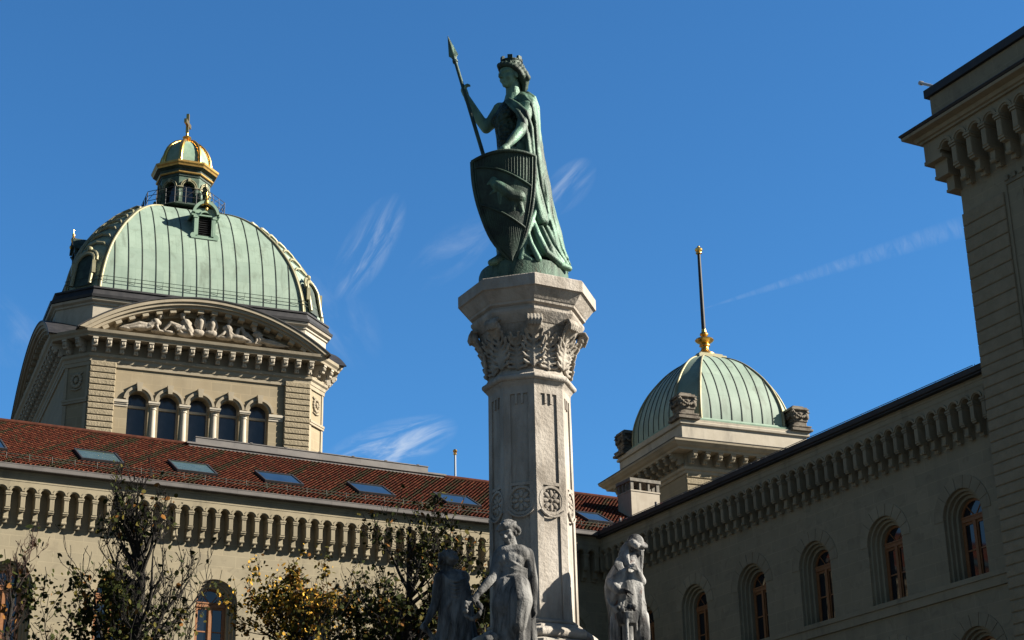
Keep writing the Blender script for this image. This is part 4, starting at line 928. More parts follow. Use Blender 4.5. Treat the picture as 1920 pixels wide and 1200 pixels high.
# ---- bronze woman on top
BZ = 8.03
ber = thing('statue', 'green bronze woman in mural crown and cloak, with spear and bear shield, atop the column', 'statue', (0, 0, 0))
B = lambda X, Y, d=0.: at(800 + X / 2.4, 40 + Y / 2.4, 16.0 - d)
ber.location = (CX - .02, CY, BZ)
def loc(o, root):
    if o.parent is root: o.matrix_parent_inverse = Matrix.Translation(-root.location)
    return o
m = MB()
m.T = Matrix.Translation((CX - .03, CY + .0, 0)); m.lathe([(.46, 8.02), (.47, 8.04), (.47, 8.10), (.455, 8.12), (.452, 8.24), (.44, 8.275), (.40, 8.285)], n=48); m.T = None
loc(m.build('base', M['bronze_base'], ber, True, 40), ber)
Fb = Vector((-.80, -.60, -.06)).normalized()
s = MB()
hc = B(378, 243, .06); R = frame(Fb, radians(-3))
head(s, hc, R, .335)
nk = B(392, 345, .0); s.cap(nk + Vector((0, .01, -.05)), hc + Vector((.02, .02, -.06)), .088, .074)
sL, sR = B(452, 392, .16), B(332, 400, -.10); ch = B(392, 440, .0)
s.cap(sR.lerp(nk, .3) + Vector((0, 0, -.05)), sR, .085, .085); s.cap(sL.lerp(nk, .3) + Vector((0, 0, -.05)), sL, .085, .085)
s.cap(nk + Vector((0, 0, -.02)), ch, .10, .17)
eR = B(268, 482, -.10); wR = B(182, 345, -.06); s.chain([sR, sR.lerp(eR, .5) + Vector((0, 0, -.015)), eR], [.082, .075, .056]); s.chain([eR, eR.lerp(wR, .35) + Vector((-.012, 0, 0)), wR], [.056, .056, .035])
hand(s, wR, B(164, 300, -.03) - wR, (.75, -.45, .1), .19, .75, -1)
eL = B(424, 492, .33); wL = B(366, 556, .47); s.chain([sL, eL], [.08, .058]); s.chain([eL, eL.lerp(wL, .35), wL], [.058, .055, .036])
hand(s, wL, B(338, 578, .53) - wL + Vector((-.03, -.02, -.05)), (-.25, .45, -.6), .19, .42, 1)
# feet
s.chain([B(352, 1040, .3), B(330, 1072, .34), B(290, 1086, .38)], [.06, .055, .035]); s.chain([B(415, 1040, .33), B(440, 1062, .40), B(470, 1075, .42)], [.05, .05, .03])
body = s
# gown (below the waist)
lev = []
for Y, x0, x1, d, ry, am, tw in ((560, 322, 452, .02, .125, .010, 0), (620, 306, 478, .02, .17, .018, .1), (700, 300, 492, .04, .20, .026, .2), (800, 305, 500, .07, .215, .034, .35), (900, 312, 520, .09, .23, .042, .5), (980, 316, 548, .10, .25, .048, .6), (1050, 320, 585, .10, .27, .052, .65), (1100, 318, 615, .10, .29, .052, .7)):
    lev.append((B((x0 + x1) / 2, Y, d), (x1 - x0) / 2 / 440, ry, am, tw))
body.drape(lev, folds=((7, .6, .4), (13, .35, 1.1)), sharp=.7)
for pts, rs in (([(500, 830, .30), (470, 900, .37), (445, 980, .40), (425, 1070, .42)], (.02, .03, .03, .035)), ([(480, 900, .34), (500, 960, .38), (540, 1040, .36), (600, 1090, .28)], (.025, .035, .035, .04)), ([(450, 930, .38), (470, 1000, .42), (505, 1070, .42)], (.02, .025, .03)), ([(520, 930, .28), (555, 1010, .30), (610, 1085, .24)], (.02, .03, .03)), ([(330, 1000, .30), (335, 1050, .33), (360, 1075, .35)], (.03, .035, .03))):
    body.chain([B(*p) for p in pts], list(rs))
body.ell(B(432, 560, .02), (.07, .09, .2)); body.ell(B(440, 500, .04), (.06, .08, .14))
loc(body.sculpt('body', M['bronze_skin'], ber, .009, 1), ber)
# corslet of scale mail
s = MB(); s.chain([B(388, 415, .0), B(372, 455, .01), B(372, 520, .02), B(382, 590, .02)], [.165, .168, .142, .15]); side = Fb.cross(Vector((0, 0, 1))).normalized()
for q in (-1, 1): s.ell(B(385, 440, .0) + Fb * .125 + side * (q * .075) + Vector((0, 0, -.01)), (.078, .078, .082))
s.chain([B(330, 590, .10), B(380, 605, .16), B(440, 612, .10)], .035)
loc(s.sculpt('corslet', M['mail'], ber, .011, 2), ber)
# cloak
s = MB(); lev = []
for Y, x0, x1, d, ry, am, tw in ((330, 392, 462, -.02, .07, .004, 0), (352, 378, 492, -.02, .13, .010, 0), (392, 398, 508, -.01, .19, .015, .1), (450, 436, 512, -.02, .21, .02, .2), (520, 446, 517, -.04, .21, .024, .3), (600, 452, 526, -.05, .22, .028, .4), (700, 470, 546, -.06, .23, .03, .5), (800, 488, 567, -.07, .24, .03, .6), (900, 508, 586, -.07, .25, .032, .7), (1000, 530, 610, -.07, .27, .036, .8), (1075, 556, 632, -.06, .29, .04, .9), (1108, 575, 645, -.05, .30, .04, .9)):
    lev.append((B((x0 + x1) / 2, Y, d), (x1 - x0) / 2 / 440 - .004, ry, am, tw))
s.drape(lev, folds=((8, .7, .2), (15, .4, 1.7)), sharp=.7)
for pts, rs in (([(360, 362, .15), (385, 385, .23), (412, 410, .30), (436, 450, .33), (452, 520, .30), (462, 600, .28), (476, 700, .28), (492, 800, .30), (512, 890, .30)], (.018, .026, .03, .03, .026, .026, .03, .04, .055)),
                ([(372, 350, .16), (410, 375, .26), (446, 410, .30), (470, 480, .28), (480, 600, .26), (498, 740, .26), (530, 890, .26)], (.018, .026, .03, .026, .024, .028, .045)),
                ([(455, 322, .05), (482, 345, .08), (498, 390, .06), (504, 450, .02)], (.02, .028, .028, .02)),
                ([(440, 335, .14), (472, 375, .22), (488, 450, .20), (498, 600, .16), (520, 760, .16), (548, 900, .16), (590, 1060, .18)], (.016, .022, .022, .022, .026, .03, .035)),
                ([(505, 880, .30), (528, 900, .26), (535, 880, .2)], (.05, .05, .04)), ([(540, 930, .2), (575, 1010, .22), (625, 1095, .2)], (.03, .035, .04)), ([(560, 1040, .26), (600, 1095, .26), (640, 1112, .2)], (.03, .04, .035))):
    s.chain([B(*p) for p in pts], list(rs))
loc(s.sculpt('cloak', M['bronze'], ber, .009, 1), ber)
# hair with braided bands and laurel, mural crown
s = MB(); P = lambda *q: hc + R @ (Vector(q) * .335)
s.ell(P(0, -.14, .12), (.125, .125, .12), R)
for q in (-1, 1):
    for k in range(8):
        t = k / 7; s.ell(P(q * (.06 + .30 * sin(t * 1.7)), .36 - .52 * t, .26 - .36 * t * t), (.036, .036, .034)); 
        if k > 2: s.ell(P(q * (.10 + .26 * sin(t * 1.7)), .18 - .55 * t, .32 - .45 * t * t), (.04, .04, .04))
    s.chain([P(q * .30, -.2, -.1), P(q * .24, -.36, -.28), P(q * .20, -.36, -.50)], [.045, .04, .025])
s.ell(P(0, -.44, -.10), (.08, .08, .085)); s.ell(P(0, -.46, -.30), (.06, .06, .06))
for k in range(16):
    a = 2 * pi * k / 16; s.cap(P(.33 * cos(a), -.04 + .38 * sin(a), .22), P(.37 * cos(a + .15), -.04 + .42 * sin(a + .15), .33), .018, .010)
loc(s.sculpt('hair', M['bronze_dark'], ber, .009, 1), ber)
s = MB(); s.T = Matrix.Translation(P(0, -.06, .30)) @ R.to_4x4() @ Matrix.Diagonal((1, 1, .72, 1)); s.loft([[(r_ * cos(2 * pi * j / 24), r_ * 1.12 * sin(2 * pi * j / 24), z) for j in range(24)] for r_, z in ((.088, -.02), (.10, .0), (.098, .065), (.106, .07), (.106, .085), (.084, .085), (.08, .02))])
for k in range(6):
    a = 2 * pi * k / 6 + .3; c_, s_ = cos(a), sin(a); t_ = Vector((-s_, c_ * 1.12, 0)).normalized(); c0 = Vector((.093 * c_, .104 * s_, 0))
    q = [c0 + t_ * a_ + Vector((c_, s_, 0)) * b_ for a_, b_ in ((-.026, -.012), (.026, -.012), (.026, .016), (-.026, .016))]
    s.loft([[tuple(v + Vector((0, 0, z))) for v in q] for z in (.08, .135)])
loc(s.build('crown', M['bronze_dark'], ber), ber)
# shield
def bez(pts, t):
    n = len(pts) - 1; t *= n; i = min(int(t), n - 1); u = t - i
    p0, p1, p2, p3 = pts[max(i - 1, 0)], pts[i], pts[i + 1], pts[min(i + 2, n)]
    return tuple(.5 * (2 * b + (c - a) * u + (2 * a - 5 * b + 4 * c - d) * u * u + (3 * b - a - 3 * c + d) * u ** 3) for a, b, c, d in zip(p0, p1, p2, p3))
SLp = [(203, 633), (211, 735), (238, 850), (295, 985), (386, 1086)]; SRp = [(488, 607), (485, 745), (468, 870), (434, 990), (388, 1086)]
def SHp(u, v, o=0):
    a, b = bez(SLp, v), bez(SRp, v); bu = 1 - (2 * u - 1) ** 2
    X = a[0] + (b[0] - a[0]) * u; Y = a[1] + (b[1] - a[1]) * u - 38 * bu * (1 - v) ** 1.5
    return B(X, Y, .50 + .10 * bu * (1 - .6 * v) + (1 - v) * .02 + o - .10 * v)
def SHxy(X, Y, o=0):                                   # nearest shield point to a zoom pixel
    best = min(((SHp_xy(u / 24, v / 24)[0] - X) ** 2 + (SHp_xy(u / 24, v / 24)[1] - Y) ** 2, u / 24, v / 24) for u in range(25) for v in range(25))
    return SHp(best[1], best[2], o)
def SHp_xy(u, v):
    a, b = bez(SLp, v), bez(SRp, v); bu = 1 - (2 * u - 1) ** 2
    return (a[0] + (b[0] - a[0]) * u, a[1] + (b[1] - a[1]) * u - 38 * bu * (1 - v) ** 1.5)
m = MB(); NU, NV = 24, 32
fr_ = [[tuple(SHp(i / NU, j / NV * .995)) for i in range(NU + 1)] for j in range(NV + 1)]; bk_ = [[tuple(SHp(i / NU, j / NV * .995, -.045)) for i in range(NU + 1)] for j in range(NV + 1)]
vs = [p for r_ in fr_ for p in r_] + [p for r_ in bk_ for p in r_]; n1_ = (NU + 1) * (NV + 1); ix = lambda i, j, b=0: b * n1_ + j * (NU + 1) + i; fs_ = []
for j in range(NV):
    for i in range(NU): fs_.append((ix(i, j), ix(i + 1, j), ix(i + 1, j + 1), ix(i, j + 1))); fs_.append((ix(i, j, 1), ix(i, j + 1, 1), ix(i + 1, j + 1, 1), ix(i + 1, j, 1)))
for j in range(NV): fs_ += [(ix(0, j), ix(0, j + 1), ix(0, j + 1, 1), ix(0, j, 1)), (ix(NU, j), ix(NU, j, 1), ix(NU, j + 1, 1), ix(NU, j + 1))]
for i in range(NU): fs_ += [(ix(i, 0), ix(i, 0, 1), ix(i + 1, 0, 1), ix(i + 1, 0)), (ix(i, NV), ix(i + 1, NV), ix(i + 1, NV, 1), ix(i, NV, 1))]
m.add(vs, fs_)
rim = [SHp(0, v / 20 * .99, .005) for v in range(21)] + [SHp(1, v / 20 * .99, .005) for v in range(20, -1, -1)] + [SHp(1 - u / 12, 0, .005) for u in range(13)]
m.tube(rim, .019, 8)
m.tube([SHp(.045 + .0 * v, v / 20 * .94 + .015, .008) for v in range(21)], .007, 6); m.tube([SHp(.955, v / 20 * .94 + .015, .008) for v in range(21)], .007, 6)
lineU = lambda u: .095 + .12 * u; lineL = lambda u: .46 + .13 * u            # the two edges of the bend in shield coordinates
for fn in (lambda u: .10 + .155 * u, lambda u: .455 + .17 * u):
    m.tube([SHp(.05 + .9 * u / 16, fn(u / 16), .006) for u in range(17)], .012, 6)
for k in range(1, 19):
    u = .05 + .9 * k / 19
    m.tube([SHp(u, .015 + (.085 + .155 * u - .015) * q / 4, .0) for q in range(5)], .006, 5)
    e_ = .97 - 1.0 * abs(u - .5) ** 1.4 * .5
    m.tube([SHp(u, .475 + .17 * u + (e_ - .475 - .17 * u) * q / 6, .0) for q in range(7)], .006, 5)
sh = loc(m.build('shield', M['bronze_dark'], ber, True, 50), ber)
s = MB(); Q = lambda X, Y, o=-.022: SHxy(X, Y, o)
s.chain([Q(318, 745), Q(350, 752), Q(385, 785), Q(412, 800)], [.062, .066, .070, .072]); s.chain([Q(325, 740), Q(300, 725)], [.05, .042]); s.chain([Q(298, 726), Q(272, 742)], [.04, .022]); s.ell(Q(302, 700), .016); s.ell(Q(316, 706), .016)
s.chain([Q(312, 760), Q(288, 778), Q(272, 772)], [.034, .024, .02]); s.chain([Q(332, 780), Q(335, 815), Q(318, 832)], [.036, .026, .022]); s.chain([Q(392, 805), Q(388, 842), Q(372, 852)], [.04, .028, .022]); s.chain([Q(420, 805), Q(430, 850), Q(422, 872)], [.045, .03, .024])
s.chain([Q(262, 748), Q(250, 752)], [.010, .006]); s.ell(Q(432, 778), .018)
loc(s.sculpt('bear_relief', M['bronze'], sh, .007, 1), ber)
# spear
m = MB(); t0, t1 = B(127, 175, -.03), B(256, 604, .12); m.tube([t0, t0.lerp(t1, .5), t1, t1 + (t1 - t0) * .62], [.018, .020, .021, .021], 12)
sp = loc(m.build('spear', M['bronze_dark'], ber, True, 40), ber)
m = MB(); ax_ = (B(95, 66, -.05) - t0); L = ax_.length; ax_.normalize(); sx_ = Vector((ax_.z, 0, -ax_.x)).normalized(); sy_ = ax_.cross(sx_)
m.loft([[tuple(t0 + ax_ * a + sx_ * (w_ * c) + sy_ * (h_ * d_)) for c, d_ in ((1, 0), (.12, 1), (-.12, 1), (-1, 0), (-.12, -1), (.12, -1))] for a, w_, h_ in ((-.05, .02, .02), (-.02, .026, .026), (.01, .022, .022), (.035, .03, .02), (.06, .052, .016), (L * .55, .030, .013), (L, .002, .002))])
m.tube([t0 - ax_ * .03, t0 + ax_ * .0], .03, 10); loc(m.build('spearhead', M['bronze'], sp), ber)

# ---- stone figures round the foot of the column
GRP = 'stone figures round the foot of the column'
def stone_plinth(root, c, mat_):
    m = MB(); m.T = Matrix.Translation((c.x, c.y, 0)); m.lathe([(.34, 3.80), (.34, 3.92), (.30, 3.95)], n=24); return loc(m.build('plinth', mat_, root), root)
# centre figure: bare shouldered young woman with a wreath
Cc = lambda X, Y, d=0.: at(770 + X / 4.8, 950 + Y / 4.8, 15.06 - d)
st = thing('statue', 'grey stone young woman with bare shoulder lowering a flower wreath, in front of the column', 'statue', (-.10, 15.06, 3.8), group=GRP)
s = MB(); Rc = frame((-.42, -.80, -.30), radians(9)); hc2 = Cc(878, 232, .04); head(s, hc2, Rc, .232)
nk = Cc(905, 372, -.01); s.cap(nk + Vector((.005, .01, -.03)), hc2 + Vector((.012, .03, -.05)), .066, .054)
sR, sL = Cc(1046, 432, -.01), Cc(795, 440, .02); s.cap(nk + Vector((.03, 0, -.03)), sR, .06, .062); s.cap(nk + Vector((-.03, 0, -.035)), sL, .06, .058); s.chain([nk + Vector((0, 0, -.05)), Cc(910, 500, .02), Cc(905, 620, .02)], [.10, .118, .100])
s.cap(Cc(850, 430, .02), Cc(985, 430, .02), .09, .09)
for X in (840, 965): s.ell(Cc(X, 485, .085), (.05, .046, .054))
e = Cc(1100, 660, -.01); w = Cc(1108, 885, .07); s.chain([sR, sR.lerp(e, .5), e], [.064, .056, .046]); s.chain([e, e.lerp(w, .35), w], [.047, .046, .030]); hand(s, w, (.02, -.03, -1), (-.7, -.5, 0), .155, .35, 1)
e = Cc(745, 640, .10); w = Cc(618, 770, .20); s.chain([sL, e], [.058, .046]); s.chain([e, e.lerp(w, .35), w], [.046, .045, .030]); hand(s, w, (-.55, -.15, -.75), (.6, -.3, -.5), .15, .45, -1)
lev = []
for Y, x0, x1, d, ry, am, tw in ((600, 797, 1025, .02, .095, .006, 0), (680, 770, 1052, .03, .135, .012, .2), (780, 760, 1070, .04, .155, .02, .4), (900, 758, 1085, .05, .165, .026, .7), (1050, 760, 1105, .05, .17, .032, 1.0), (1200, 755, 1130, .04, .18, .036, 1.2), (1400, 745, 1140, .02, .2, .04, 1.3), (1640, 725, 1160, .0, .22, .04, 1.4), (1830, 715, 1170, -.02, .23, .04, 1.4)): lev.append((Cc((x0 + x1) / 2, Y, d), (x1 - x0) / 2 / 1010, ry, am, tw))
s.drape(lev, folds=((6, .55, .2), (11, .35, 1.1)), sharp=.8)
s.chain([Cc(965, 720, .10), Cc(985, 850, .17), Cc(960, 1060, .20), Cc(930, 1300, .10)], [.11, .115, .085, .06]); s.chain([Cc(860, 730, .08), Cc(835, 900, .12), Cc(830, 1100, .10), Cc(840, 1400, .06)], [.11, .11, .08, .06])
# cloth: fine folds of the neckline, belt and skirt
def fold(F, pts, r, wob=.0):
    P_ = [bez(pts, t / 14) for t in range(15)]; s.chain([F(*p) for p in P_], [max(r * (.45 + .55 * sin(pi * (k + .6) / 15.2)), .004) for k in range(15)], 8)
for k in range(7):
    t = k / 6; fold(Cc, [(770 + 6 * k, 398 + 20 * k, .04), (835, 456 + 22 * k - 6 * t, .098), (930, 508 + 19 * k, .128), (1000, 548 + 12 * k, .092), (1050, 566 + 12 * k, .03)], .015 if k in (0, 3) else .0105)
for k in range(5): fold(Cc, [(785, 640 + 14 * k, .06), (870, 628 + 14 * k, .135), (965, 618 + 14 * k, .13), (1050, 640 + 15 * k, .045)], .013)
for k in range(9):
    x = 745 + 26 * k; fold(Cc, [(968 - 3 * k, 668, .135), (930 - 70 + 14 * k, 790, .165 + .004 * k), (860 - 90 + 22 * k, 960, .17 + .004 * k), (x, 1200, .15), (x - 15, 1420, .13)], .0145 if k % 2 else .010)
for k in range(5): fold(Cc, [(1098 - 6 * k, 965, .07), (1090 - 18 * k, 1060, .12), (1095 - 24 * k, 1200, .15), (1110 - 30 * k, 1420, .14)], .015)
for k in range(4): fold(Cc, [(1015 + 10 * k, 700, .11), (1050 + 6 * k, 800, .09), (1058 + 3 * k, 950, .07)], .010)
for k in range(4): fold(Cc, [(742 + 8 * k, 500 + 10 * k, .05), (728 + 10 * k, 590 + 10 * k, .08), (752 + 8 * k, 690 + 8 * k, .06)], .016)
s.chain([Cc(740, 1180, .22), Cc(690, 1200, .26)], [.05, .04])
loc(s.sculpt('body', M['marble'], st, .0066, 1), st)
s = MB(); P = lambda *q: hc2 + Rc @ (Vector(q) * .232)
s.ell(P(0, -.10, .16), (.086, .100, .082), Rc)
for q in (-1, 1):
    for k in range(6): t = k / 5; s.ell(P(q * (.07 + .28 * sin(t * 1.6)), .30 - .50 * t, .30 - .34 * t * t), .026)
for k in range(14): a = pi * k / 13; s.ell(P(.36 * cos(a), -.05 + .36 * sin(a), .28 - .1 * sin(a)), (.020, .020, .018))
s.ell(P(-.1, -.46, -.02), .05); s.ell(P(.14, -.50, -.0), .042); s.ell(P(.0, -.52, .05), .045)
loc(s.sculpt('hair', M['marble'], st, .008, 1), st)
s = MB(); wc = Cc(562, 925, .24); rr2 = random.Random(5)
for k in range(26):
    a = 2 * pi * k / 26; c = wc + Vector((.068 * cos(a), .02 * sin(2 * a), .082 * sin(a)))
    for q in range(2): s.ell(c + Vector((rr2.uniform(-.012, .012), rr2.uniform(-.012, .012), rr2.uniform(-.012, .012))), rr2.uniform(.013, .019), nu=8, nv=6)
loc(s.sculpt('wreath', M['marble'], st, .006, 0), st)
stone_plinth(st, Cc(930, 600, 0), M['marble'])
# right figure: veiled old woman over a brazier
D_ = lambda X, Y, d=0.: at(1100 + X / 5.453, 980 + Y / 5.453, 15.72 - d)
st = thing('statue', 'rust streaked veiled stone woman warming herself at a brazier, right of the column', 'statue', (.93, 15.72, 3.8), group=GRP)
s = MB(); Rd = frame((.55, -.60, -.52), radians(0)); hd = D_(508, 262, .03); head(s, hd, Rd, .205)
lev = []
for Y, x0, x1, d, ry, am, tw in ((330, 360, 560, -.01, .09, .004, 0), (400, 300, 565, -.01, .115, .008, .1), (480, 255, 568, .0, .135, .012, .2), (560, 215, 572, .01, .15, .016, .3), (650, 195, 580, .02, .165, .018, .4), (760, 200, 590, .02, .165, .02, .5), (880, 225, 600, .02, .165, .022, .6), (1000, 238, 605, .02, .165, .026, .7), (1150, 236, 620, .02, .17, .028, .8), (1400, 228, 640, .0, .19, .03, .9), (1700, 215, 655, -.02, .21, .03, 1.), (1975, 205, 665, -.03, .22, .03, 1.)): lev.append((D_((x0 + x1) / 2, Y, d), (x1 - x0) / 2 / 1095, ry, am, tw))
s.drape(lev, folds=((7, .55, .5), (12, .4, 1.4)), sharp=.8)
# folds of the mantle
for k in range(8): fold(D_, [(446, 440 + 9 * k, .13), (385 - 4 * k, 485 + 20 * k, .18), (300 - 2 * k, 530 + 30 * k, .17), (222 + k * 4, 590 + 36 * k, .11), (188 + 6 * k, 690 + 36 * k, .06)], .014 if k % 2 else .010)
for k in range(5): fold(D_, [(470 + 5 * k, 505, .16), (455 + 22 * k, 640, .17 - .012 * k), (470 + 24 * k, 760, .16 - .014 * k), (520 + 22 * k, 840, .13 - .014 * k)], .012)
for k in range(5): fold(D_, [(198 + 8 * k, 740 + 14 * k, .06), (235 + 8 * k, 830 + 14 * k, .13), (290 + 6 * k, 868 + 10 * k, .17), (350, 815 + 20 * k, .2)], .013)
for k in range(9): fold(D_, [(246 + 34 * k, 960, .12 + .006 * k - .002 * k * k * .4), (250 + 36 * k, 1150, .135), (250 + 38 * k, 1400, .13)], .013)
for k in range(4): fold(D_, [(322 + 14 * k, 350, .08), (292 + 22 * k, 430, .14), (330 + 22 * k, 500, .175)], .013)
s.cap(D_(560, 960, .08), D_(560, 1180, .16), .07, .085); s.cap(D_(560, 1180, .16), D_(545, 1500, .05), .085, .06)
w = D_(520, 500, .17); s.cap(D_(560, 600, .08), w, .045, .032); hand(s, w, (-.35, -.2, .55), (-.5, .3, -.3), .13, .8, 1)
e = D_(250, 620, .10); w = D_(330, 700, .25); s.chain([e, w], [.055, .034]); hand(s, w, (.75, -.35, -.05), (0, -.1, -1), .15, .3, 1)
loc(s.sculpt('body', M['marble_rust'], st, .0066, 1), st)
s = MB(); P = lambda *q: hd + Rd @ (Vector(q) * .205)
for q in (-1, 1):
    s.chain([P(q * .10, -.1, .42), P(q * .33, -.12, .22), P(q * .38, -.10, -.15)], [.03, .026, .024])
for k in range(6): fold(D_, [(462 - 9 * k, 168 + 6 * k, .0), (428 - 8 * k, 200 + 6 * k, .05), (420 - 14 * k, 300, .10 - .004 * k), (425 - 18 * k, 390, .13 - .006 * k), (452 - 16 * k, 455 - 4 * k, .15 - .01 * k)], .020 if k % 2 else .016)
for k in range(4): fold(D_, [(566 - 4 * k, 215, .05), (572 - 6 * k, 300, .03), (562 - 8 * k, 420, .05), (556 - 10 * k, 520, .07), (556 - 6 * k, 620, .07)], .015)
s.ell(P(0, -.18, .20), (.078, .088, .082), Rd)
for k in range(11): a = pi * k / 10; s.ell(P(.37 * cos(a), -.02 + .38 * sin(a), .26 - .02 * sin(a)), (.022, .022, .020))
s.ell(P(.40, .10, .22), .036); s.ell(P(.34, .28, .18), .03); s.ell(P(.44, -.05, .16), .028)
loc(s.sculpt('veil', M['marble_rust'], st, .0066, 1), st)
s = MB(); bc = D_(415, 985, .24); s.T = Matrix.Translation((bc.x, bc.y, 0)); z = bc.z
s.lathe([(.05, z - .9), (.05, z - .06), (.085, z - .05), (.10, z), (.105, z + .05), (.095, z + .055), (.05, z + .05)], n=20)
for k in range(3): a = 2 * pi * k / 3 + .4; s.tube([(.085 * cos(a), .085 * sin(a), z - .02), (.10 * cos(a), .10 * sin(a), z - .5), (.15 * cos(a), .15 * sin(a), 3.93)], .016, 8)
rr2 = random.Random(2)
for k in range(16): a = rr2.uniform(0, 6.28); q = rr2.uniform(.01, .08); s.ell((q * cos(a), q * sin(a), z + .06 + rr2.uniform(0, .06)), (rr2.uniform(.02, .035), rr2.uniform(.02, .035), rr2.uniform(.015, .03)), nu=8, nv=6)
s.cap((-.06, -.02, z + .06), (-.02, 0, z + .17), .02, .012); s.tube([(-.06, -.09, z + .07), (-.03, -.09, z + .07)], .035, 12); s.T = None
loc(s.sculpt('brazier', M['marble_rust'], st, .007, 1), st); stone_plinth(st, D_(420, 700, 0), M['marble'])
# left figure seen from behind: curly haired youth in a cape
L_ = lambda X, Y, d=0.: at(770 + X / 4.8, 950 + Y / 4.8, 16.24 - d)
st = thing('statue', 'shadowed stone figure with curly hair and cape seen from behind, left of the column', 'statue', (-.78, 16.24, 3.8), group=GRP)
s = MB(); Rl = frame((-.93, .30, -.22), 0); hl = L_(318, 500, .0); head(s, hl, Rl, .205)
nk = L_(335, 585, .0); s.cap(nk + Vector((0, 0, -.03)), hl + Vector((.01, 0, -.05)), .06, .052)
sl, sr_ = L_(262, 650, .05), L_(470, 640, -.02); s.cap(nk + Vector((-.02, 0, -.03)), sl, .06, .06); s.cap(nk + Vector((.02, 0, -.03)), sr_, .065, .07)
e = L_(222, 880, .05); w = L_(150, 1030, .10); s.chain([sl, sl.lerp(e, .5), e], [.062, .054, .045]); s.chain([e, e.lerp(w, .35), w], [.045, .043, .030]); hand(s, w, (-.55, -.1, -.75), (.6, -.3, -.6), .15, .8, 1)
lev = []
for Y, x0, x1, d, ry, am, tw in ((590, 285, 450, -.01, .07, .004, 0), (630, 262, 500, -.01, .11, .008, .1), (700, 255, 535, .0, .13, .012, .2), (800, 265, 552, .01, .14, .018, .3), (920, 262, 560, .02, .145, .022, .5), (1050, 250, 570, .02, .15, .026, .6), (1200, 230, 590, .02, .16, .03, .7), (1450, 220, 590, .0, .18, .03, .8), (1850, 210, 600, -.02, .2, .03, .9)): lev.append((L_((x0 + x1) / 2, Y, d), (x1 - x0) / 2 / 965, ry, am, tw))
s.drape(lev, folds=((8, .6, .2), (15, .35, 1.)), sharp=.8)
for k in range(6): fold(L_, [(284 + 4 * k, 598 + 20 * k, .08), (345, 655 + 32 * k, .15), (425, 672 + 34 * k, .155), (500 + 5 * k, 640 + 22 * k, .07)], .014)
for k in range(9): fold(L_, [(290 + 24 * k, 760, .10 + .012 * min(k, 8 - k)), (284 + 27 * k, 920, .12 + .012 * min(k, 8 - k)), (290 + 29 * k, 1100, .125 + .01 * min(k, 8 - k)), (286 + 32 * k, 1300, .13)], .015)
for k in range(3): fold(L_, [(330 + 8 * k, 720, .13), (345 + 6 * k, 850, .17), (305 + 8 * k, 930, .17), (330 + 6 * k, 1050, .18), (310 + 6 * k, 1190, .18)], .016)
loc(s.sculpt('body', M['marble'], st, .0068, 1), st)
s = MB(); P = lambda *q: hl + Rl @ (Vector(q) * .205); rr2 = random.Random(9)
s.ell(P(0, -.14, .10), (.082, .092, .082), Rl)
for k in range(60):
    a = rr2.uniform(0, 2 * pi); b = rr2.uniform(-.5, 1.4); q = (.40 * cos(b) * cos(a), -.12 + .44 * cos(b) * sin(a), .10 + .38 * sin(b))
    if q[1] > .22 and q[2] < .22: continue
    s.ell(P(*q), rr2.uniform(.018, .028), nu=8, nv=6)
loc(s.sculpt('hair', M['marble'], st, .007, 1), st)
s = MB(); s.chain([L_(120, 1060, .12), L_(165, 1130, .12), L_(225, 1230, .12)], [.016, .020, .024]); loc(s.build('staff', M['marble'], st, True), st)
stone_plinth(st, L_(400, 800, 0), M['marble'])

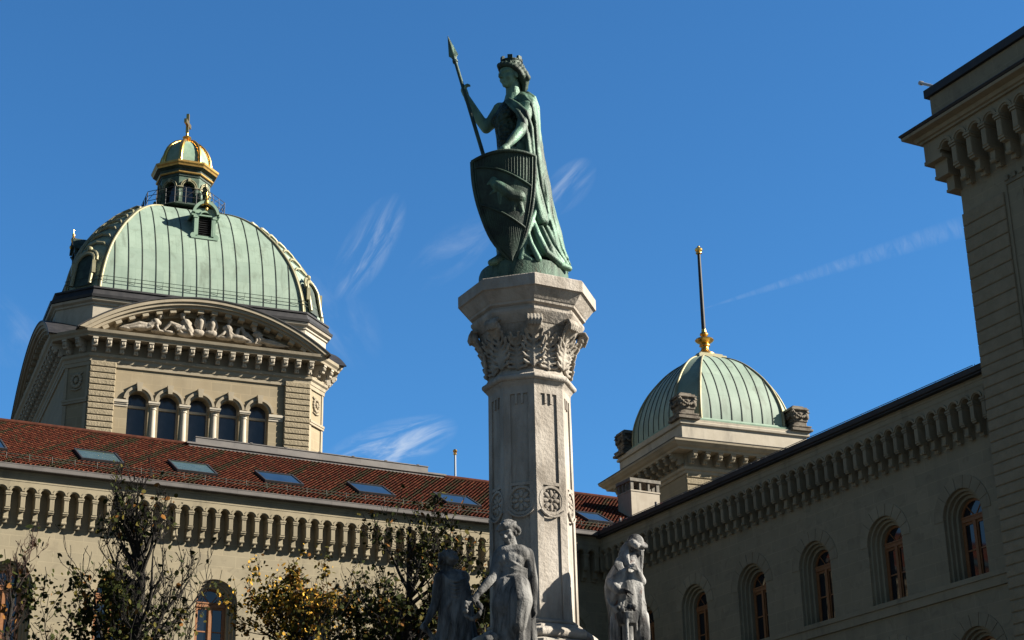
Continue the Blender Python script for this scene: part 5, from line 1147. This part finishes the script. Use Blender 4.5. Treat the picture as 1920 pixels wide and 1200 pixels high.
# ------------------------------------------------------------------ trees of the courtyard
def tree(name, label, base, H, z_c, spread, seed, leaf_n, leafmix, lean=(0, 0), trunk_r=.11, twig='bark', leaf_sz=.045, leafzone=None, up=.9, nlimb=16, group='small courtyard trees before the left wing'):
    rg = random.Random(seed); root = thing(name, label, 'tree', base, 0, group)
    wd = MB(); tips = []; br = MB()
    top = Vector((lean[0], lean[1], H)); tr = [Vector((0, 0, 0))]
    for k in range(1, 9): t = k / 8; tr.append(Vector((lean[0] * t + rg.gauss(0, .04), lean[1] * t + rg.gauss(0, .04), H * t)))
    wd.tube(tr, [trunk_r * (1.15 - .98 * (k / 8) ** 1.1) + .008 for k in range(9)], 9)
    def grow(p, d, L, r, depth):
        n = 5; pts = [p]; q = p; dd = d.copy()
        for k in range(n):
            dd = (dd + Vector((rg.gauss(0, .16), rg.gauss(0, .16), rg.gauss(0, .12) + .10 * up))).normalized(); q = q + dd * (L / n); pts.append(q)
        (wd if depth == 0 else br).tube(pts, [max(r * (1 - .8 * k / n), .0035) for k in range(n + 1)], 6 if depth == 0 else 4)
        if depth < 3:
            for k in range((5, 4, 3)[depth]):
                i = rg.randint(1, n); a = pts[i]; b = (dd + Vector((rg.gauss(0, .7), rg.gauss(0, .7), rg.gauss(.25 * up, .4)))).normalized()
                grow(a, b, L * rg.uniform(.38, .62), r * (.55 if depth < 2 else .6) * (1 - .12 * i), depth + 1)
        if depth >= 1:
            for k in range(2, n + 1): tips.append((pts[k], dd))
    for k in range(nlimb):
        t = rg.uniform(z_c, .96); i = t * 8; a = tr[int(i)].lerp(tr[min(int(i) + 1, 8)], i - int(i)); an = rg.uniform(0, 2 * pi) if k % 3 else rg.choice((0, pi)) + rg.gauss(0, .5)
        w_ = (1 - t) / (1 - z_c); d = Vector((cos(an), sin(an), rg.uniform(.35, .9) * up + .5 * (1 - w_))).normalized()
        grow(a, d, spread * (.35 + .75 * w_) * rg.uniform(.75, 1.15), trunk_r * (.22 + .22 * w_), 0)
    wd.build('trunk', M['bark'], root, True, 60); br.build('twig', M[twig], root)
    lv = MB(); names = list(leafmix)
    zone = leafzone or (lambda p, g: 1)
    tot = sum(leafmix.values())
    for k in range(leaf_n):
        p, d = rg.choice(tips)
        if rg.random() > zone(p, rg): continue
        p = p + Vector((rg.gauss(0, .05), rg.gauss(0, .05), rg.gauss(-.02, .05))); sz = leaf_sz * rg.uniform(.45, 1.35)
        h_ = p.z / H; x = rg.random() * tot
        for mi, nme in enumerate(names):
            x -= leafmix[nme]
            if x <= 0: break
        lv.mi = mi
        a = Vector((rg.gauss(0, 1), rg.gauss(0, 1), rg.gauss(-.7, .6))).normalized(); b = a.cross(Vector((rg.gauss(0, 1), rg.gauss(0, 1), rg.gauss(0, 1)))).normalized(); c = a.cross(b); bend = c * sz * rg.uniform(-.35, .35)
        v = [p, p + a * sz * .5 + b * sz * .62 + bend, p + a * sz * 1.25 + b * sz * .55 + bend, p + a * sz * 1.95, p + a * sz * 1.25 - b * sz * .55 - bend * .4, p + a * sz * .5 - b * sz * .62 - bend * .4]
        lv.add(v, [(0, 1, 2, 3), (0, 3, 4, 5)])
    lv.build('foliage', [M[k] for k in names], root)
    return root
def ground_at(px, Y): p = at(px, 1195, Y); return (p.x, p.y, 0)
tree('tree', 'tall dark tree with thin upright branches and sparse dark leaves, left of the yellow tree', ground_at(247, 18.6), 6.6, .38, 1.5, 11, 21000, {'leaf_dark': 7, 'leaf_olive': 2.5, 'leaf_brown': .6}, trunk_r=.12, leafzone=lambda p, g: (1.0 if p.x < -.10 and p.z < 5.85 else (.05 if p.z > 5.5 else .24)), up=1.35, nlimb=30, leaf_sz=.030)
tree('tree', 'small tree with sunlit golden yellow autumn leaves', ground_at(572, 26.5), 7.1, .36, 2.2, 23, 17000, {'leaf_yellow': 4.2, 'leaf_olive': 4.5, 'leaf_brown': 1.6, 'leaf_dark': 1.2}, trunk_r=.12, leaf_sz=.035, nlimb=38, up=.9)
tree('tree', 'dark green tree with open crown between the yellow tree and the caped stone youth', ground_at(768, 20.5), 6.85, .34, 1.65, 37, 14500, {'leaf_dark': 6, 'leaf_olive': 3, 'leaf_brown': .8}, trunk_r=.11, leafzone=lambda p, g: 1.0 if p.z < 5.9 else .34, up=1.1, nlimb=36, leaf_sz=.031)
tree('tree', 'small almost leafless tree with reddish twigs at the left edge', ground_at(18, 21.5), 6.75, .5, 1.1, 51, 300, {'leaf_dark': 3, 'leaf_brown': 1}, trunk_r=.07, twig='twig', up=1.5, nlimb=20)
tree('tree', 'low dark leafy tree between the caped stone youth and the column', ground_at(905, 24.5), 6.75, .35, 1.3, 63, 12000, {'leaf_dark': 5, 'leaf_olive': 2.5, 'leaf_brown': .5}, trunk_r=.08, nlimb=22, leaf_sz=.038)
